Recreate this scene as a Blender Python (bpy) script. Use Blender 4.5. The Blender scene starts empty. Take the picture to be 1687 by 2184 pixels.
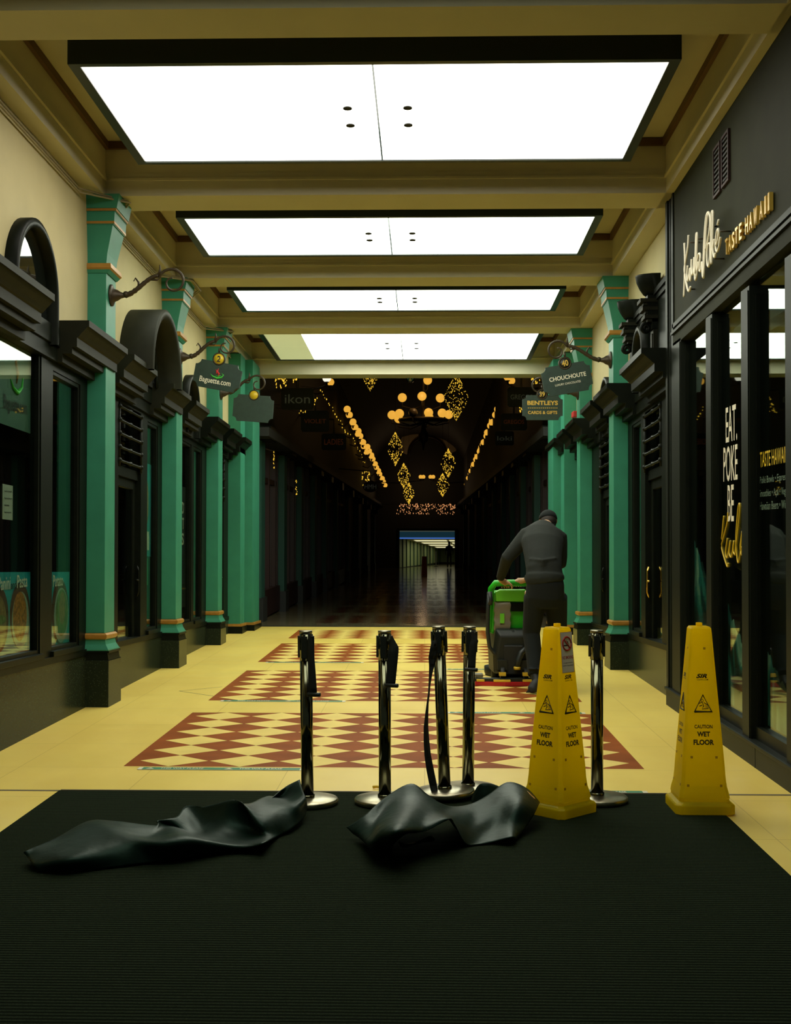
import bpy, bmesh, math, random
from mathutils import Vector, Matrix
random.seed(7)
C = bpy.context.scene
COL = C.collection
R = math.radians
# ------------------------------------------------------------------ camera
FPX, IW, IH = 2600.0, 1687, 2184
EYE = Vector((0, 0, 1.568))
cam = bpy.data.cameras.new('camera'); camo = bpy.data.objects.new('camera', cam); COL.objects.link(camo)
cam.sensor_fit = 'HORIZONTAL'; cam.sensor_width = 36.0; cam.lens = 36.0 * FPX / IW
cam.clip_start = .05; cam.clip_end = 400
camo.location = EYE
YAW, PITCH, ROLL = math.atan(62.5 / FPX), math.atan(43 / FPX), 0.001
RM = Matrix.Rotation(YAW, 3, 'Z') @ Matrix.Rotation(math.pi / 2 + PITCH, 3, 'X') @ Matrix.Rotation(ROLL, 3, 'Z')
camo.rotation_euler = RM.to_euler()
C.camera = camo
# ------------------------------------------------------------------ world, light level
w = bpy.data.worlds.new('world'); C.world = w; w.use_nodes = True
w.node_tree.nodes['Background'].inputs[0].default_value = (.62, .75, .58, 1)
w.node_tree.nodes['Background'].inputs[1].default_value = 0.07
PANEL_E = 6.2          # brightness of the big ceiling lights
SPOT_W = 9             # watts of one small downlight in them
C.view_settings.view_transform = 'Standard'; C.view_settings.look = 'None'
C.view_settings.exposure = 0.0; C.view_settings.gamma = 1.0; C.view_settings.use_curve_mapping = False
C.cycles.max_bounces = 8; C.cycles.diffuse_bounces = 6; C.cycles.glossy_bounces = 4; C.cycles.transparent_max_bounces = 12
C.cycles.use_denoising = True; C.cycles.caustics_reflective = False; C.cycles.caustics_refractive = False
C.cycles.sample_clamp_indirect = 4.0

def ray(x, y):
    return RM @ Vector(((x - IW / 2) / FPX, -(y - IH / 2) / FPX, -1))
def W(x, y, D):
    d = ray(x, y); return EYE + d * (D / d.y)
def F(x, y, z=0.0):
    d = ray(x, y); return EYE + d * ((z - EYE.z) / d.z)
def PX(x, y, X):
    d = ray(x, y); return EYE + d * (X / d.x)
SL = 0.0315
def fall(y): return -SL * (y - 10.85)      # the building runs level while the floor climbs; heights are given at y = 10.85
# ------------------------------------------------------------------ materials
def mat(name, col, rough=.6, metal=0., emit=None, es=0., spec=.5, noise=0., nscale=8., bump=0., bscale=60., coat=0.):
    m = bpy.data.materials.new(name); m.use_nodes = True
    nt = m.node_tree; b = nt.nodes['Principled BSDF']
    b.inputs['Base Color'].default_value = (*col, 1); b.inputs['Roughness'].default_value = rough
    b.inputs['Metallic'].default_value = metal; b.inputs['Specular IOR Level'].default_value = spec
    b.inputs['Coat Weight'].default_value = coat
    if emit: b.inputs['Emission Color'].default_value = (*emit, 1); b.inputs['Emission Strength'].default_value = es
    if noise or bump:
        tc = nt.nodes.new('ShaderNodeTexCoord')
    if noise:
        n = nt.nodes.new('ShaderNodeTexNoise'); n.inputs['Scale'].default_value = nscale; n.inputs['Detail'].default_value = 5
        nt.links.new(tc.outputs['Object'], n.inputs['Vector'])
        r = nt.nodes.new('ShaderNodeMapRange'); r.inputs[1].default_value = .3; r.inputs[2].default_value = .7
        r.inputs[3].default_value = 1 - noise; r.inputs[4].default_value = 1 + noise
        nt.links.new(n.outputs['Fac'], r.inputs[0])
        x = nt.nodes.new('ShaderNodeVectorMath'); x.operation = 'SCALE'; x.inputs[0].default_value = col
        nt.links.new(r.outputs[0], x.inputs['Scale']); nt.links.new(x.outputs[0], b.inputs['Base Color'])
    if bump:
        n2 = nt.nodes.new('ShaderNodeTexNoise'); n2.inputs['Scale'].default_value = bscale; n2.inputs['Detail'].default_value = 3
        nt.links.new(tc.outputs['Object'], n2.inputs['Vector'])
        bp = nt.nodes.new('ShaderNodeBump'); bp.inputs['Strength'].default_value = bump; bp.inputs['Distance'].default_value = .01
        nt.links.new(n2.outputs['Fac'], bp.inputs['Height']); nt.links.new(bp.outputs[0], b.inputs['Normal'])
    return m
def node(nt, t, **kw):
    n = nt.nodes.new(t)
    for k, v in kw.items(): setattr(n, k, v)
    return n
M = {}
M['plaster'] = mat('cream plaster', (.50, .43, .215), .75, noise=.05, nscale=3, bump=.1, bscale=90)
M['ceil'] = mat('cream ceiling paint', (.56, .52, .37), .7, noise=.04, nscale=2)
M['brown'] = mat('brown strip', (.10, .045, .012), .6)
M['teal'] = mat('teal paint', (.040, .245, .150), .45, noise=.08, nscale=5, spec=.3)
M['teal_dark'] = mat('teal paint darkened for shade', (.006, .06, .040), .6)  # arcade pilasters' teal made darker, the shade there put into the colour
M['gold'] = mat('gold paint', (.42, .21, .035), .4, metal=.2, noise=.1, nscale=20)
M['black'] = mat('black gloss paint', (.006, .008, .005), .42, spec=.09, noise=.2, nscale=10)
M['black_matt'] = mat('black matt', (.010, .012, .010), .6)
M['grey_black'] = mat('weathered black paint', (.017, .018, .010), .55, spec=.1, noise=.15, nscale=9)
M['maroon'] = mat('maroon wood', (.022, .005, .004), .5)
M['shopgrey'] = mat('grey green fascia', (.022, .0245, .0115), .7, spec=.08, noise=.12, nscale=4)
M['shopframe'] = mat('dark green grey frame', (.010, .013, .009), .45, spec=.12)
M['panelframe'] = mat('dark teal metal', (.006, .016, .013), .4)
M['steel'] = mat('polished steel', (.17, .165, .105), .12, metal=1., noise=.08, nscale=30)
M['steel_base'] = mat('worn steel disc', (.36, .33, .23), .3, metal=1., noise=.2, nscale=20)
M['belt'] = mat('black webbing', (.006, .009, .008), .8)
M['blackplastic'] = mat('black plastic', (.012, .016, .014), .4)
M['yellow'] = mat('yellow plastic', (.95, .74, .004), .42, noise=.06, nscale=10, bump=.03)
# thin plastic shell: lets light through as the real cones do
_g = M['yellow']; _nt = _g.node_tree; _o = [n for n in _nt.nodes if n.type == 'OUTPUT_MATERIAL'][0]; _t = _nt.nodes.new('ShaderNodeBsdfTranslucent'); _t.inputs[0].default_value = (1.0, .80, .006, 1)
_m = _nt.nodes.new('ShaderNodeMixShader'); _m.inputs[0].default_value = .72; _nt.links.new(_nt.nodes['Principled BSDF'].outputs[0], _m.inputs[1]); _nt.links.new(_t.outputs[0], _m.inputs[2]); _nt.links.new(_m.outputs[0], _o.inputs[0])
M['ink'] = mat('black ink', (.02, .018, .008), .6)
M['red'] = mat('red ink', (.55, .02, .02), .5)
M['white'] = mat('off white', (.72, .68, .52), .5)
M['sticker'] = mat('white sticker', (.92, .88, .78), .4)
M['sticker_edge'] = mat('pink edge', (.55, .28, .18), .5)
M['green_sign'] = mat('dark green sign', (.018, .040, .028), .5, noise=.15, nscale=20)
M['sign_gold'] = mat('gold lettering', (.75, .48, .08), .35, metal=.2)
M['sign_white'] = mat('white lettering', (.85, .80, .62), .4)
M['disc_black'] = mat('disc black', (.02, .02, .015), .4)
M['iron'] = mat('dark iron', (.05, .035, .018), .5, metal=.4)
M['brass'] = mat('brass', (.85, .55, .12), .25, metal=1.)
M['skin'] = mat('skin', (.62, .38, .22), .5)
M['jacket'] = mat('dark jacket', (.0075, .0115, .008), .85, noise=.2, nscale=6, bump=.25, bscale=14)
M['trousers'] = mat('dark trousers', (.003, .0065, .0065), .95, noise=.2, nscale=6, bump=.2, bscale=12)
M['shoe'] = mat('shoe', (.012, .016, .015), .6)
M['hair'] = mat('hair', (.02, .012, .008), .7)
M['green'] = mat('green plastic', (.02, .46, .015), .3, noise=.06, nscale=6)
M['green_bright'] = mat('light green plastic', (.16, .62, .03), .35)  # lighter, yellower green than the hood's
M['machine'] = mat('charcoal plastic', (.009, .013, .009), .5)
M['bag'] = mat('grey tank cover', (.20, .18, .12), .35, bump=.3, bscale=9)
M['hose'] = mat('black hose', (.02, .026, .024), .4)
M['red_rubber'] = mat('red squeegee', (.50, .012, .02), .45)
M['y_clip'] = mat('yellow clip', (.75, .5, .03), .5)
M['tape'] = mat('green tape', (.012, .20, .09), .5)
M['orange'] = mat('orange board', (.75, .17, .03), .5)
M['globe'] = mat('lit globe', (.2, .12, .05), .4, emit=(1.0, .50, .06), es=.80)
M['globe_w'] = mat('white lit globe', (.3, .3, .3), .4, emit=(1.0, .93, .75), es=1.1)
M['globe_off'] = mat('unlit globe', (.12, .09, .05), .3)
M['bulb'] = mat('warm bulb', (.2, .1, .03), .4, emit=(1.0, .60, .05), es=1.1)
M['bulb_p'] = mat('pink warm bulb', (.2, .1, .03), .4, emit=(1.0, .42, .16), es=.7)
M['cable'] = mat('cream cable', (.30, .25, .13), .6)
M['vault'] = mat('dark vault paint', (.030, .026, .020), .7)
M['fan'] = mat('plaster fan', (.55, .44, .28), .7)
M['cyan'] = mat('cyan poster', (.02, .30, .34), .35, noise=.1, nscale=6)
M['paper'] = mat('paper', (.42, .42, .34), .6)
M['food_g'] = mat('salad green', (.10, .16, .04), .5, noise=.6, nscale=26)
M['food_o'] = mat('pasta orange', (.34, .13, .02), .5, noise=.7, nscale=30)
M['food_b'] = mat('bread brown', (.22, .14, .05), .5, noise=.5, nscale=22)
M['plate'] = mat('plate', (.26, .36, .30), .3)
M['wood_b'] = mat('brown board', (.07, .022, .008), .6)
M['redgreen'] = mat('logo green', (.05, .5, .04), .4)
M['scroll_yellow'] = mat('yellow paint', (.70, .48, .02), .4)
M['tunnel'] = mat('pale tunnel wall', (.30, .38, .20), .6)
M['tunnel_light'] = mat('tunnel light', (.3, .3, .2), .4, emit=(.9, .85, .5), es=.9)
M['blue_light'] = mat('blue light strip', (.1, .1, .3), .4, emit=(.08, .22, .75), es=.55)
M['red_case'] = mat('red alarm', (.45, .02, .02), .4)
# granite
g = mat('polished green granite', (.035, .042, .030), .2, spec=.05); nt = g.node_tree; b = nt.nodes['Principled BSDF']
tc = node(nt, 'ShaderNodeTexCoord'); v = node(nt, 'ShaderNodeTexVoronoi'); v.inputs['Scale'].default_value = 55
nt.links.new(tc.outputs['Object'], v.inputs['Vector'])
cr = node(nt, 'ShaderNodeValToRGB'); cr.color_ramp.elements[0].color = (.075, .10, .06, 1); cr.color_ramp.elements[0].position = .0
cr.color_ramp.elements[1].color = (.019, .026, .015, 1); cr.color_ramp.elements[1].position = .30
nt.links.new(v.outputs['Distance'], cr.inputs[0]); nt.links.new(cr.outputs[0], b.inputs['Base Color']); M['granite'] = g
# floor terrazzo with big slab joints and drag marks
g = mat('cream terrazzo', (.75, .58, .2), .38, spec=.22); nt = g.node_tree; b = nt.nodes['Principled BSDF']
tc = node(nt, 'ShaderNodeTexCoord'); n = node(nt, 'ShaderNodeTexNoise'); n.inputs['Scale'].default_value = 1.3; n.inputs['Detail'].default_value = 8
mp = node(nt, 'ShaderNodeMapping'); mp.inputs['Scale'].default_value = (1, .35, 1); nt.links.new(tc.outputs['Object'], mp.inputs[0]); nt.links.new(mp.outputs[0], n.inputs['Vector'])
cr = node(nt, 'ShaderNodeValToRGB'); cr.color_ramp.elements[0].color = (.80, .595, .135, 1); cr.color_ramp.elements[0].position = .35
cr.color_ramp.elements[1].color = (.90, .70, .165, 1); cr.color_ramp.elements[1].position = .65
nt.links.new(n.outputs['Fac'], cr.inputs[0])
br = node(nt, 'ShaderNodeTexBrick'); br.offset = 0; br.inputs['Scale'].default_value = 1; br.inputs['Brick Width'].default_value = .9; br.inputs['Row Height'].default_value = .9
br.inputs['Mortar Size'].default_value = .0025; br.inputs['Mortar Smooth'].default_value = 0
br.inputs['Color1'].default_value = (1, 1, 1, 1); br.inputs['Color2'].default_value = (.97, .97, .95, 1); br.inputs['Mortar'].default_value = (.72, .68, .6, 1)
nt.links.new(tc.outputs['Object'], br.inputs['Vector'])
mx = node(nt, 'ShaderNodeMix', data_type='RGBA', blend_type='MULTIPLY'); mx.inputs[0].default_value = 1
nt.links.new(cr.outputs[0], mx.inputs[6]); nt.links.new(br.outputs['Color'], mx.inputs[7]); nt.links.new(mx.outputs[2], b.inputs['Base Color'])
n3 = node(nt, 'ShaderNodeTexNoise'); n3.inputs['Scale'].default_value = 2.2; mr = node(nt, 'ShaderNodeMapRange'); mr.inputs[3].default_value = .26; mr.inputs[4].default_value = .5
nt.links.new(tc.outputs['Object'], n3.inputs['Vector']); nt.links.new(n3.outputs['Fac'], mr.inputs[0]); nt.links.new(mr.outputs[0], b.inputs['Roughness'])
M['floor'] = g
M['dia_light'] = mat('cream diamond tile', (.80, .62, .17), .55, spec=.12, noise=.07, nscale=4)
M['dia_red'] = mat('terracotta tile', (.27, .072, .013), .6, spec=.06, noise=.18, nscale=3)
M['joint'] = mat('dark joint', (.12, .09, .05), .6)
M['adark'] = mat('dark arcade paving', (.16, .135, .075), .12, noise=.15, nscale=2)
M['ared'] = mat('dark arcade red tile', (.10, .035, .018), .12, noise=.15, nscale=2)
# ribbed entrance matting: ribs run across the passage
g = mat('ribbed mat', (.013, .020, .012), 1.0, spec=.03); nt = g.node_tree; b = nt.nodes['Principled BSDF']
tc = node(nt, 'ShaderNodeTexCoord'); wv = node(nt, 'ShaderNodeTexWave', wave_type='BANDS', bands_direction='Y'); wv.inputs['Scale'].default_value = 12; wv.inputs['Distortion'].default_value = .35
wv.inputs['Detail'].default_value = 2; wv.inputs['Detail Scale'].default_value = 4
nt.links.new(tc.outputs['Object'], wv.inputs['Vector'])
nn = node(nt, 'ShaderNodeTexNoise'); nn.inputs['Scale'].default_value = 180; nn.inputs['Detail'].default_value = 3; nt.links.new(tc.outputs['Object'], nn.inputs['Vector'])
ad = node(nt, 'ShaderNodeMath', operation='MULTIPLY'); nt.links.new(wv.outputs['Fac'], ad.inputs[0]); nt.links.new(nn.outputs['Fac'], ad.inputs[1])
cr = node(nt, 'ShaderNodeValToRGB'); cr.color_ramp.elements[0].color = (.005, .0075, .004, 1); cr.color_ramp.elements[0].position = .05
cr.color_ramp.elements[1].color = (.027, .038, .020, 1); cr.color_ramp.elements[1].position = .62
nt.links.new(ad.outputs[0], cr.inputs[0]); nt.links.new(cr.outputs[0], b.inputs['Base Color'])
bp = node(nt, 'ShaderNodeBump'); bp.inputs['Strength'].default_value = .8; bp.inputs['Distance'].default_value = .006
nt.links.new(ad.outputs[0], bp.inputs['Height']); nt.links.new(bp.outputs[0], b.inputs['Normal']); M['mat'] = g
# rubber sheet
M['rubber'] = mat('black rubber sheet', (.0055, .0135, .0095), .42, spec=.16, noise=.25, nscale=7, bump=.45, bscale=11)
M['rubber'].node_tree.nodes['Principled BSDF'].inputs['Specular Tint'].default_value = (.55, 1.0, .78, 1)
# clear glass: see-through with true fresnel reflection
g = bpy.data.materials.new('shop glass'); g.use_nodes = True; nt = g.node_tree; nt.nodes.clear()
o = node(nt, 'ShaderNodeOutputMaterial'); t = node(nt, 'ShaderNodeBsdfTransparent'); t.inputs[0].default_value = (.80, .88, .84, 1)
gl = node(nt, 'ShaderNodeBsdfGlossy'); gl.inputs['Roughness'].default_value = .015; gl.inputs['Color'].default_value = (.9, .95, .9, 1)
lw = node(nt, 'ShaderNodeLayerWeight'); lw.inputs[0].default_value = .5; pw = node(nt, 'ShaderNodeMath', operation='POWER'); pw.inputs[1].default_value = 5; nt.links.new(lw.outputs['Facing'], pw.inputs[0])
fr = node(nt, 'ShaderNodeMath', operation='MULTIPLY_ADD'); fr.inputs[1].default_value = .95; fr.inputs[2].default_value = .045; nt.links.new(pw.outputs[0], fr.inputs[0]); ms = node(nt, 'ShaderNodeMixShader')
nt.links.new(fr.outputs[0], ms.inputs[0]); nt.links.new(t.outputs[0], ms.inputs[1]); nt.links.new(gl.outputs[0], ms.inputs[2]); nt.links.new(ms.outputs[0], o.inputs[0]); M['glass'] = g
# ocean wave print (own, generic): pale foam over dark teal water
g = mat('sea wave print', (.05, .12, .11), .4); nt = g.node_tree; b = nt.nodes['Principled BSDF']
tc = node(nt, 'ShaderNodeTexCoord'); mp = node(nt, 'ShaderNodeMapping'); mp.inputs['Rotation'].default_value = (R(35), 0, 0); mp.inputs['Scale'].default_value = (1, 1.4, .7)
n = node(nt, 'ShaderNodeTexNoise'); n.inputs['Scale'].default_value = 1.9; n.inputs['Detail'].default_value = 7; n.inputs['Distortion'].default_value = 1.2
nt.links.new(tc.outputs['Object'], mp.inputs[0]); nt.links.new(mp.outputs[0], n.inputs['Vector'])
cr = node(nt, 'ShaderNodeValToRGB'); cr.color_ramp.elements[0].position = .40; cr.color_ramp.elements[0].color = (.004, .02, .022, 1)
cr.color_ramp.elements[1].position = .72; cr.color_ramp.elements[1].color = (.80, .92, .78, 1); e = cr.color_ramp.elements.new(.52); e.color = (.02, .22, .21, 1)
e = cr.color_ramp.elements.new(.58); e.color = (.24, .42, .34, 1)
nt.links.new(n.outputs['Fac'], cr.inputs[0]); nt.links.new(cr.outputs[0], b.inputs['Base Color']); M['wave'] = g
# light panel diffuser
def panel_mat(name, col, s):
    m = bpy.data.materials.new(name); m.use_nodes = True; nt = m.node_tree; b = nt.nodes['Principled BSDF']
    b.inputs['Base Color'].default_value = (.5, .5, .5, 1); b.inputs['Roughness'].default_value = .4
    b.inputs['Emission Color'].default_value = (*col, 1); b.inputs['Emission Strength'].default_value = s
    return m
M['panel'] = panel_mat('white light diffuser', (.95, 1.0, .84), PANEL_E)
M['panel_half'] = panel_mat('half bright light diffuser', (.95, 1.0, .84), PANEL_E * .46)
M['panel_first'] = panel_mat('slightly dimmer light diffuser', (1.0, .96, .84), PANEL_E * .72)
M['panel_dim'] = panel_mat('dim light diffuser', (.62, .66, .30), .62)

# ------------------------------------------------------------------ mesh builder
class MB:
    def __init__(s): s.v = []; s.f = []; s.m = []; s.mi = 0; s.sm = False; s.fs = []
    def _f(s, f): s.f.append(tuple(f)); s.m.append(s.mi); s.fs.append(s.sm)
    def box(s, a, b):
        (x0, y0, z0), (x1, y1, z1) = a, b; i = len(s.v)
        if x0 > x1: x0, x1 = x1, x0
        if y0 > y1: y0, y1 = y1, y0
        if z0 > z1: z0, z1 = z1, z0
        s.v += [(x0, y0, z0), (x1, y0, z0), (x1, y1, z0), (x0, y1, z0), (x0, y0, z1), (x1, y0, z1), (x1, y1, z1), (x0, y1, z1)]
        for f in ((3, 2, 1, 0), (4, 5, 6, 7), (0, 1, 5, 4), (1, 2, 6, 5), (2, 3, 7, 6), (3, 0, 4, 7)): s._f([i + k for k in f])
        return s
    def quad(s, *p):
        i = len(s.v); s.v += [tuple(q) for q in p]; s._f(range(i, i + len(p))); return s
    def rings(s, rs, closed=True, cap=True):
        n = len(rs[0]); i0 = len(s.v)
        for r in rs: s.v += [tuple(p) for p in r]
        for k in range(len(rs) - 1):
            for j in range(n if closed else n - 1):
                a = i0 + k * n + j; b = i0 + k * n + (j + 1) % n; s._f((a, b, b + n, a + n))
        if cap:
            s._f([i0 + j for j in reversed(range(n))]); s._f([i0 + (len(rs) - 1) * n + j for j in range(n)])
        return s
    def prism(s, pts, d):
        d = Vector(d); s.rings([[Vector(p) for p in pts], [Vector(p) + d for p in pts]]); return s
    def tube(s, pts, r, n=8, cap=True, flat=1.0, up=None):
        pts = [Vector(p) for p in pts]; m = len(pts)
        rr = r if isinstance(r, (list, tuple)) else [r] * m
        rs = []; prev = None
        for i, p in enumerate(pts):
            t = (pts[min(i + 1, m - 1)] - pts[max(i - 1, 0)])
            if t.length < 1e-9: t = Vector((0, 0, 1))
            t.normalize()
            if prev is None:
                a = Vector(up) if up else (Vector((0, 0, 1)) if abs(t.z) < .9 else Vector((1, 0, 0)))
            else: a = prev
            a = a - t * a.dot(t)
            if a.length < 1e-6: a = t.orthogonal()
            a.normalize(); prev = a; b = t.cross(a)
            q = rr[i]
            rs.append([p + a * (q * math.cos(2 * math.pi * k / n)) + b * (q * flat * math.sin(2 * math.pi * k / n)) for k in range(n)])
        s.sm = True; s.rings(rs, cap=cap); s.sm = False; return s
    def lathe(s, c, prof, n=24, axis='Z'):
        rs = []
        for (r, z) in prof:
            ring = []
            for k in range(n):
                a = 2 * math.pi * k / n; u, v = r * math.cos(a), r * math.sin(a)
                ring.append({'Z': (c[0] + u, c[1] + v, c[2] + z), 'X': (c[0] + z, c[1] + u, c[2] + v), 'Y': (c[0] + u, c[1] - z, c[2] + v)}[axis])
            rs.append(ring)
        s.sm = True; s.rings(rs); s.sm = False; return s
    def ball(s, c, r, n=12, sx=1, sy=1, sz=1):
        m = max(4, n // 2); rs = []
        for i in range(m + 1):
            ph = math.pi * i / m; q = max(math.sin(ph), .02)
            rs.append([(c[0] + r * sx * q * math.cos(2 * math.pi * k / n), c[1] + r * sy * q * math.sin(2 * math.pi * k / n), c[2] - r * sz * math.cos(ph)) for k in range(n)])
        s.sm = True; s.rings(rs); s.sm = False; return s
    def ell(s, cs, up=(1, 0, 0), n=20):
        """loft of ellipses: (centre, half width along X, half depth) along the spine"""
        rs = []; m = len(cs)
        for i, (c, a, b) in enumerate(cs):
            t = (Vector(cs[min(i + 1, m - 1)][0]) - Vector(cs[max(i - 1, 0)][0])).normalized()
            x = Vector(up); x = (x - t * x.dot(t)).normalized(); y = t.cross(x)
            rs.append([Vector(c) + x * (a * math.cos(2 * math.pi * k / n)) + y * (b * math.sin(2 * math.pi * k / n)) for k in range(n)])
        s.sm = True; s.rings(rs); s.sm = False; return s
    def build(s, name, mt, parent=None, slope=False, bevel=0, local=False, smooth=None):
        me = bpy.data.meshes.new(name)
        off = Vector((0, 0, 0)) if (parent is None or local) else PLOC[parent.name]
        vs = []
        for p in s.v:
            x, y, z = p
            if slope: z += fall(y)
            vs.append((x - off.x, y - off.y, z - off.z))
        me.from_pydata(vs, [], s.f)
        for m_ in (mt if isinstance(mt, (list, tuple)) else [mt]): me.materials.append(m_)
        for p, k, q in zip(me.polygons, s.m, s.fs): p.material_index = k; p.use_smooth = q if smooth is None else smooth
        me.validate()
        bm = bmesh.new(); bm.from_mesh(me); bmesh.ops.recalc_face_normals(bm, faces=bm.faces); bm.to_mesh(me); bm.free()
        o = bpy.data.objects.new(name, me); COL.objects.link(o)
        if parent is not None: o.parent = parent; PLOC[o.name] = off
        else: PLOC[o.name] = Vector((0, 0, 0))
        if bevel:
            b = o.modifiers.new('bevel', 'BEVEL'); b.width = bevel; b.segments = 2; b.limit_method = 'ANGLE'; b.angle_limit = R(40)
        return o
PLOC = {}
def tag(o, label=None, cat=None, group=None, kind=None):
    if label: o['label'] = label
    if cat: o['category'] = cat
    if group: o['group'] = group
    if kind: o['kind'] = kind
    return o
def thing(name, label, cat, loc, group=None, rz=0):
    o = bpy.data.objects.new(name, None); COL.objects.link(o); o.location = loc; o.rotation_euler = (0, 0, rz)
    o.empty_display_size = .1; PLOC[o.name] = Vector(loc); return tag(o, label, cat, group)
def struct(name, loc=(0, 0, 0)):
    o = bpy.data.objects.new(name, None); COL.objects.link(o); o.location = loc; PLOC[o.name] = Vector(loc); o['kind'] = 'structure'; return o
def S(o): o['kind'] = 'structure'; return o
def copy_tree(o, parent=None, loc=None):
    c = o.copy(); COL.objects.link(c); c.parent = parent; PLOC[c.name] = PLOC.get(o.name, Vector((0, 0, 0)))
    if loc is not None: c.location = loc; PLOC[c.name] = Vector(loc)
    for ch in list(o.children): copy_tree(ch, c)
    return c
_tc = {}
def text_pts(body, size=1.0, bold=0.0):
    k = (body, bold)
    if k not in _tc:
        cu = bpy.data.curves.new('t', 'FONT'); cu.body = body; cu.resolution_u = 3; cu.offset = bold
        ob = bpy.data.objects.new('t', cu); COL.objects.link(ob)
        bpy.context.view_layer.update()
        me = bpy.data.meshes.new_from_object(ob.evaluated_get(bpy.context.evaluated_depsgraph_get()))
        vs = [v.co.copy() for v in me.vertices]; fs = [tuple(p.vertices) for p in me.polygons]
        bpy.data.objects.remove(ob); bpy.data.curves.remove(cu); bpy.data.meshes.remove(me)
        _tc[k] = (vs, fs)
    return _tc[k]
def add_text(mb, body, O, ux, uz, width, height, thick=.0015, bold=0.0, centre=True):
    """flat raised lettering: O = centre of the text box, ux/uz = unit reading and up direction, width/height of the box in metres"""
    vs, fs = text_pts(body, bold=bold)
    x0 = min(v.x for v in vs); x1 = max(v.x for v in vs); y0 = min(v.y for v in vs); y1 = max(v.y for v in vs)
    ux = Vector(ux).normalized(); uz = Vector(uz).normalized(); n = ux.cross(uz).normalized(); O = Vector(O)
    i = len(mb.v)
    P = [O + ux * ((v.x - (x0 + x1) / 2) / (x1 - x0) * width) + uz * ((v.y - (y0 + y1) / 2) / (y1 - y0) * height) for v in vs]
    mb.v += [tuple(p + n * thick) for p in P]
    for f in fs: mb._f([i + k for k in f])
    if thick > .004:     # give standing letters a body
        j = len(mb.v); mb.v += [tuple(p) for p in P]
        ed = {}
        for f in fs:
            for a, b_ in zip(f, f[1:] + f[:1]):
                ed[(a, b_)] = 1
        for (a, b_) in ed:
            if (b_, a) not in ed: mb._f((i + a, j + a, j + b_, i + b_))
    return mb
# ================================================================== SETTING
XL, XR, XK = -3.04, 2.33, 2.22          # plaster walls and the projecting grey shop
YE = 20.2                                # end of the lit lobby
# ---- floor
fl = struct('floor')
m = MB(); m.box((-5, -4, -.1), (5, YE, 0)); m.build('slab', M['floor'], fl)
m = MB(); ya, yb = YE, 78.0
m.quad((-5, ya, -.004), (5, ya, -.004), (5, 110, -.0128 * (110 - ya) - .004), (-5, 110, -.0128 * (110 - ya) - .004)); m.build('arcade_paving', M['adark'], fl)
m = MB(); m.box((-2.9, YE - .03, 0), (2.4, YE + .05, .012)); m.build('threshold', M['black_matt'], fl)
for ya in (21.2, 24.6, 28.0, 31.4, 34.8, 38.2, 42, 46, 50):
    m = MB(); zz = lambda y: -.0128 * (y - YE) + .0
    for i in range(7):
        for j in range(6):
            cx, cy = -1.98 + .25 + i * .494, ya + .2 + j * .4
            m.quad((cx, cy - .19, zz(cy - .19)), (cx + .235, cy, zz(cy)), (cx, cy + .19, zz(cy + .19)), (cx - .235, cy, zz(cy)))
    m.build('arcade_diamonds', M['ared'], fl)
PAT = [((266, 1634), (1374.6, 1640.5), 1520.5), ((447, 1492), (1243, 1498.7), 1430), ((552, 1410.5), (1168, 1415), 1372), ((620, 1361), (1100, 1363), 1343)]
for (pl, pr, yt) in PAT:
    y0 = F(*pl).y; x0 = -2.015; x1 = 1.455; y1 = F(800, yt + 1).y
    y0 = F(800, (pl[1] + pr[1]) / 2).y
    m = MB(); m.quad((x0, y0, .0006), (x1, y0, .0006), (x1, y1, .0006), (x0, y1, .0006)); m.mi = 1
    cw = (x1 - x0 - .12) / 7; ch = (y1 - y0) / 6
    for i in range(7):
        for j in range(6):
            cx = x0 + .06 + (i + .5) * cw; cy = y0 + (j + .5) * ch; a, b = cw * .487, ch * .492
            m.quad((cx, cy - b, .0012), (cx + a, cy, .0012), (cx, cy + b, .0012), (cx - a, cy, .0012))
    m.build('diamond_tiles', [M['dia_red'], M['dia_light']], fl)
m = MB()
for (a, b) in ((F(382, 1474), F(474, 1465)), (F(382, 1474), F(456, 1485))):   # outline of a lone pale triangle inlay
    d = (b - a).normalized(); n = Vector((-d.y, d.x, 0)) * .006; m.quad(a + n + Vector((0, 0, .001)), b + n + Vector((0, 0, .001)), b - n + Vector((0, 0, .001)), a - n + Vector((0, 0, .001)))
m.box((-3.04, 7.345, 0), (-2.2, 7.375, .002)); m.box((1.66, 7.345, 0), (2.22, 7.375, .002)); m.box((-2.2, 7.345, 0), (1.66, 7.36, .009))
m.build('matwell_edge', M['joint'], fl)
# ---- walls
m = MB(); m.box((XL - .3, 4.5, 3.0), (XL, YE + .35, 5.4))
m.box((XL - .3, 6.2, .0), (XL - .01, 7.2, 3.1)); S(m.build('wall_left', M['plaster'], slope=True))
m = MB(); m.box((XR, 11.18, 3.0), (XR + .3, YE + .35, 5.4)); S(m.build('wall_right', M['plaster'], slope=True))
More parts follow.
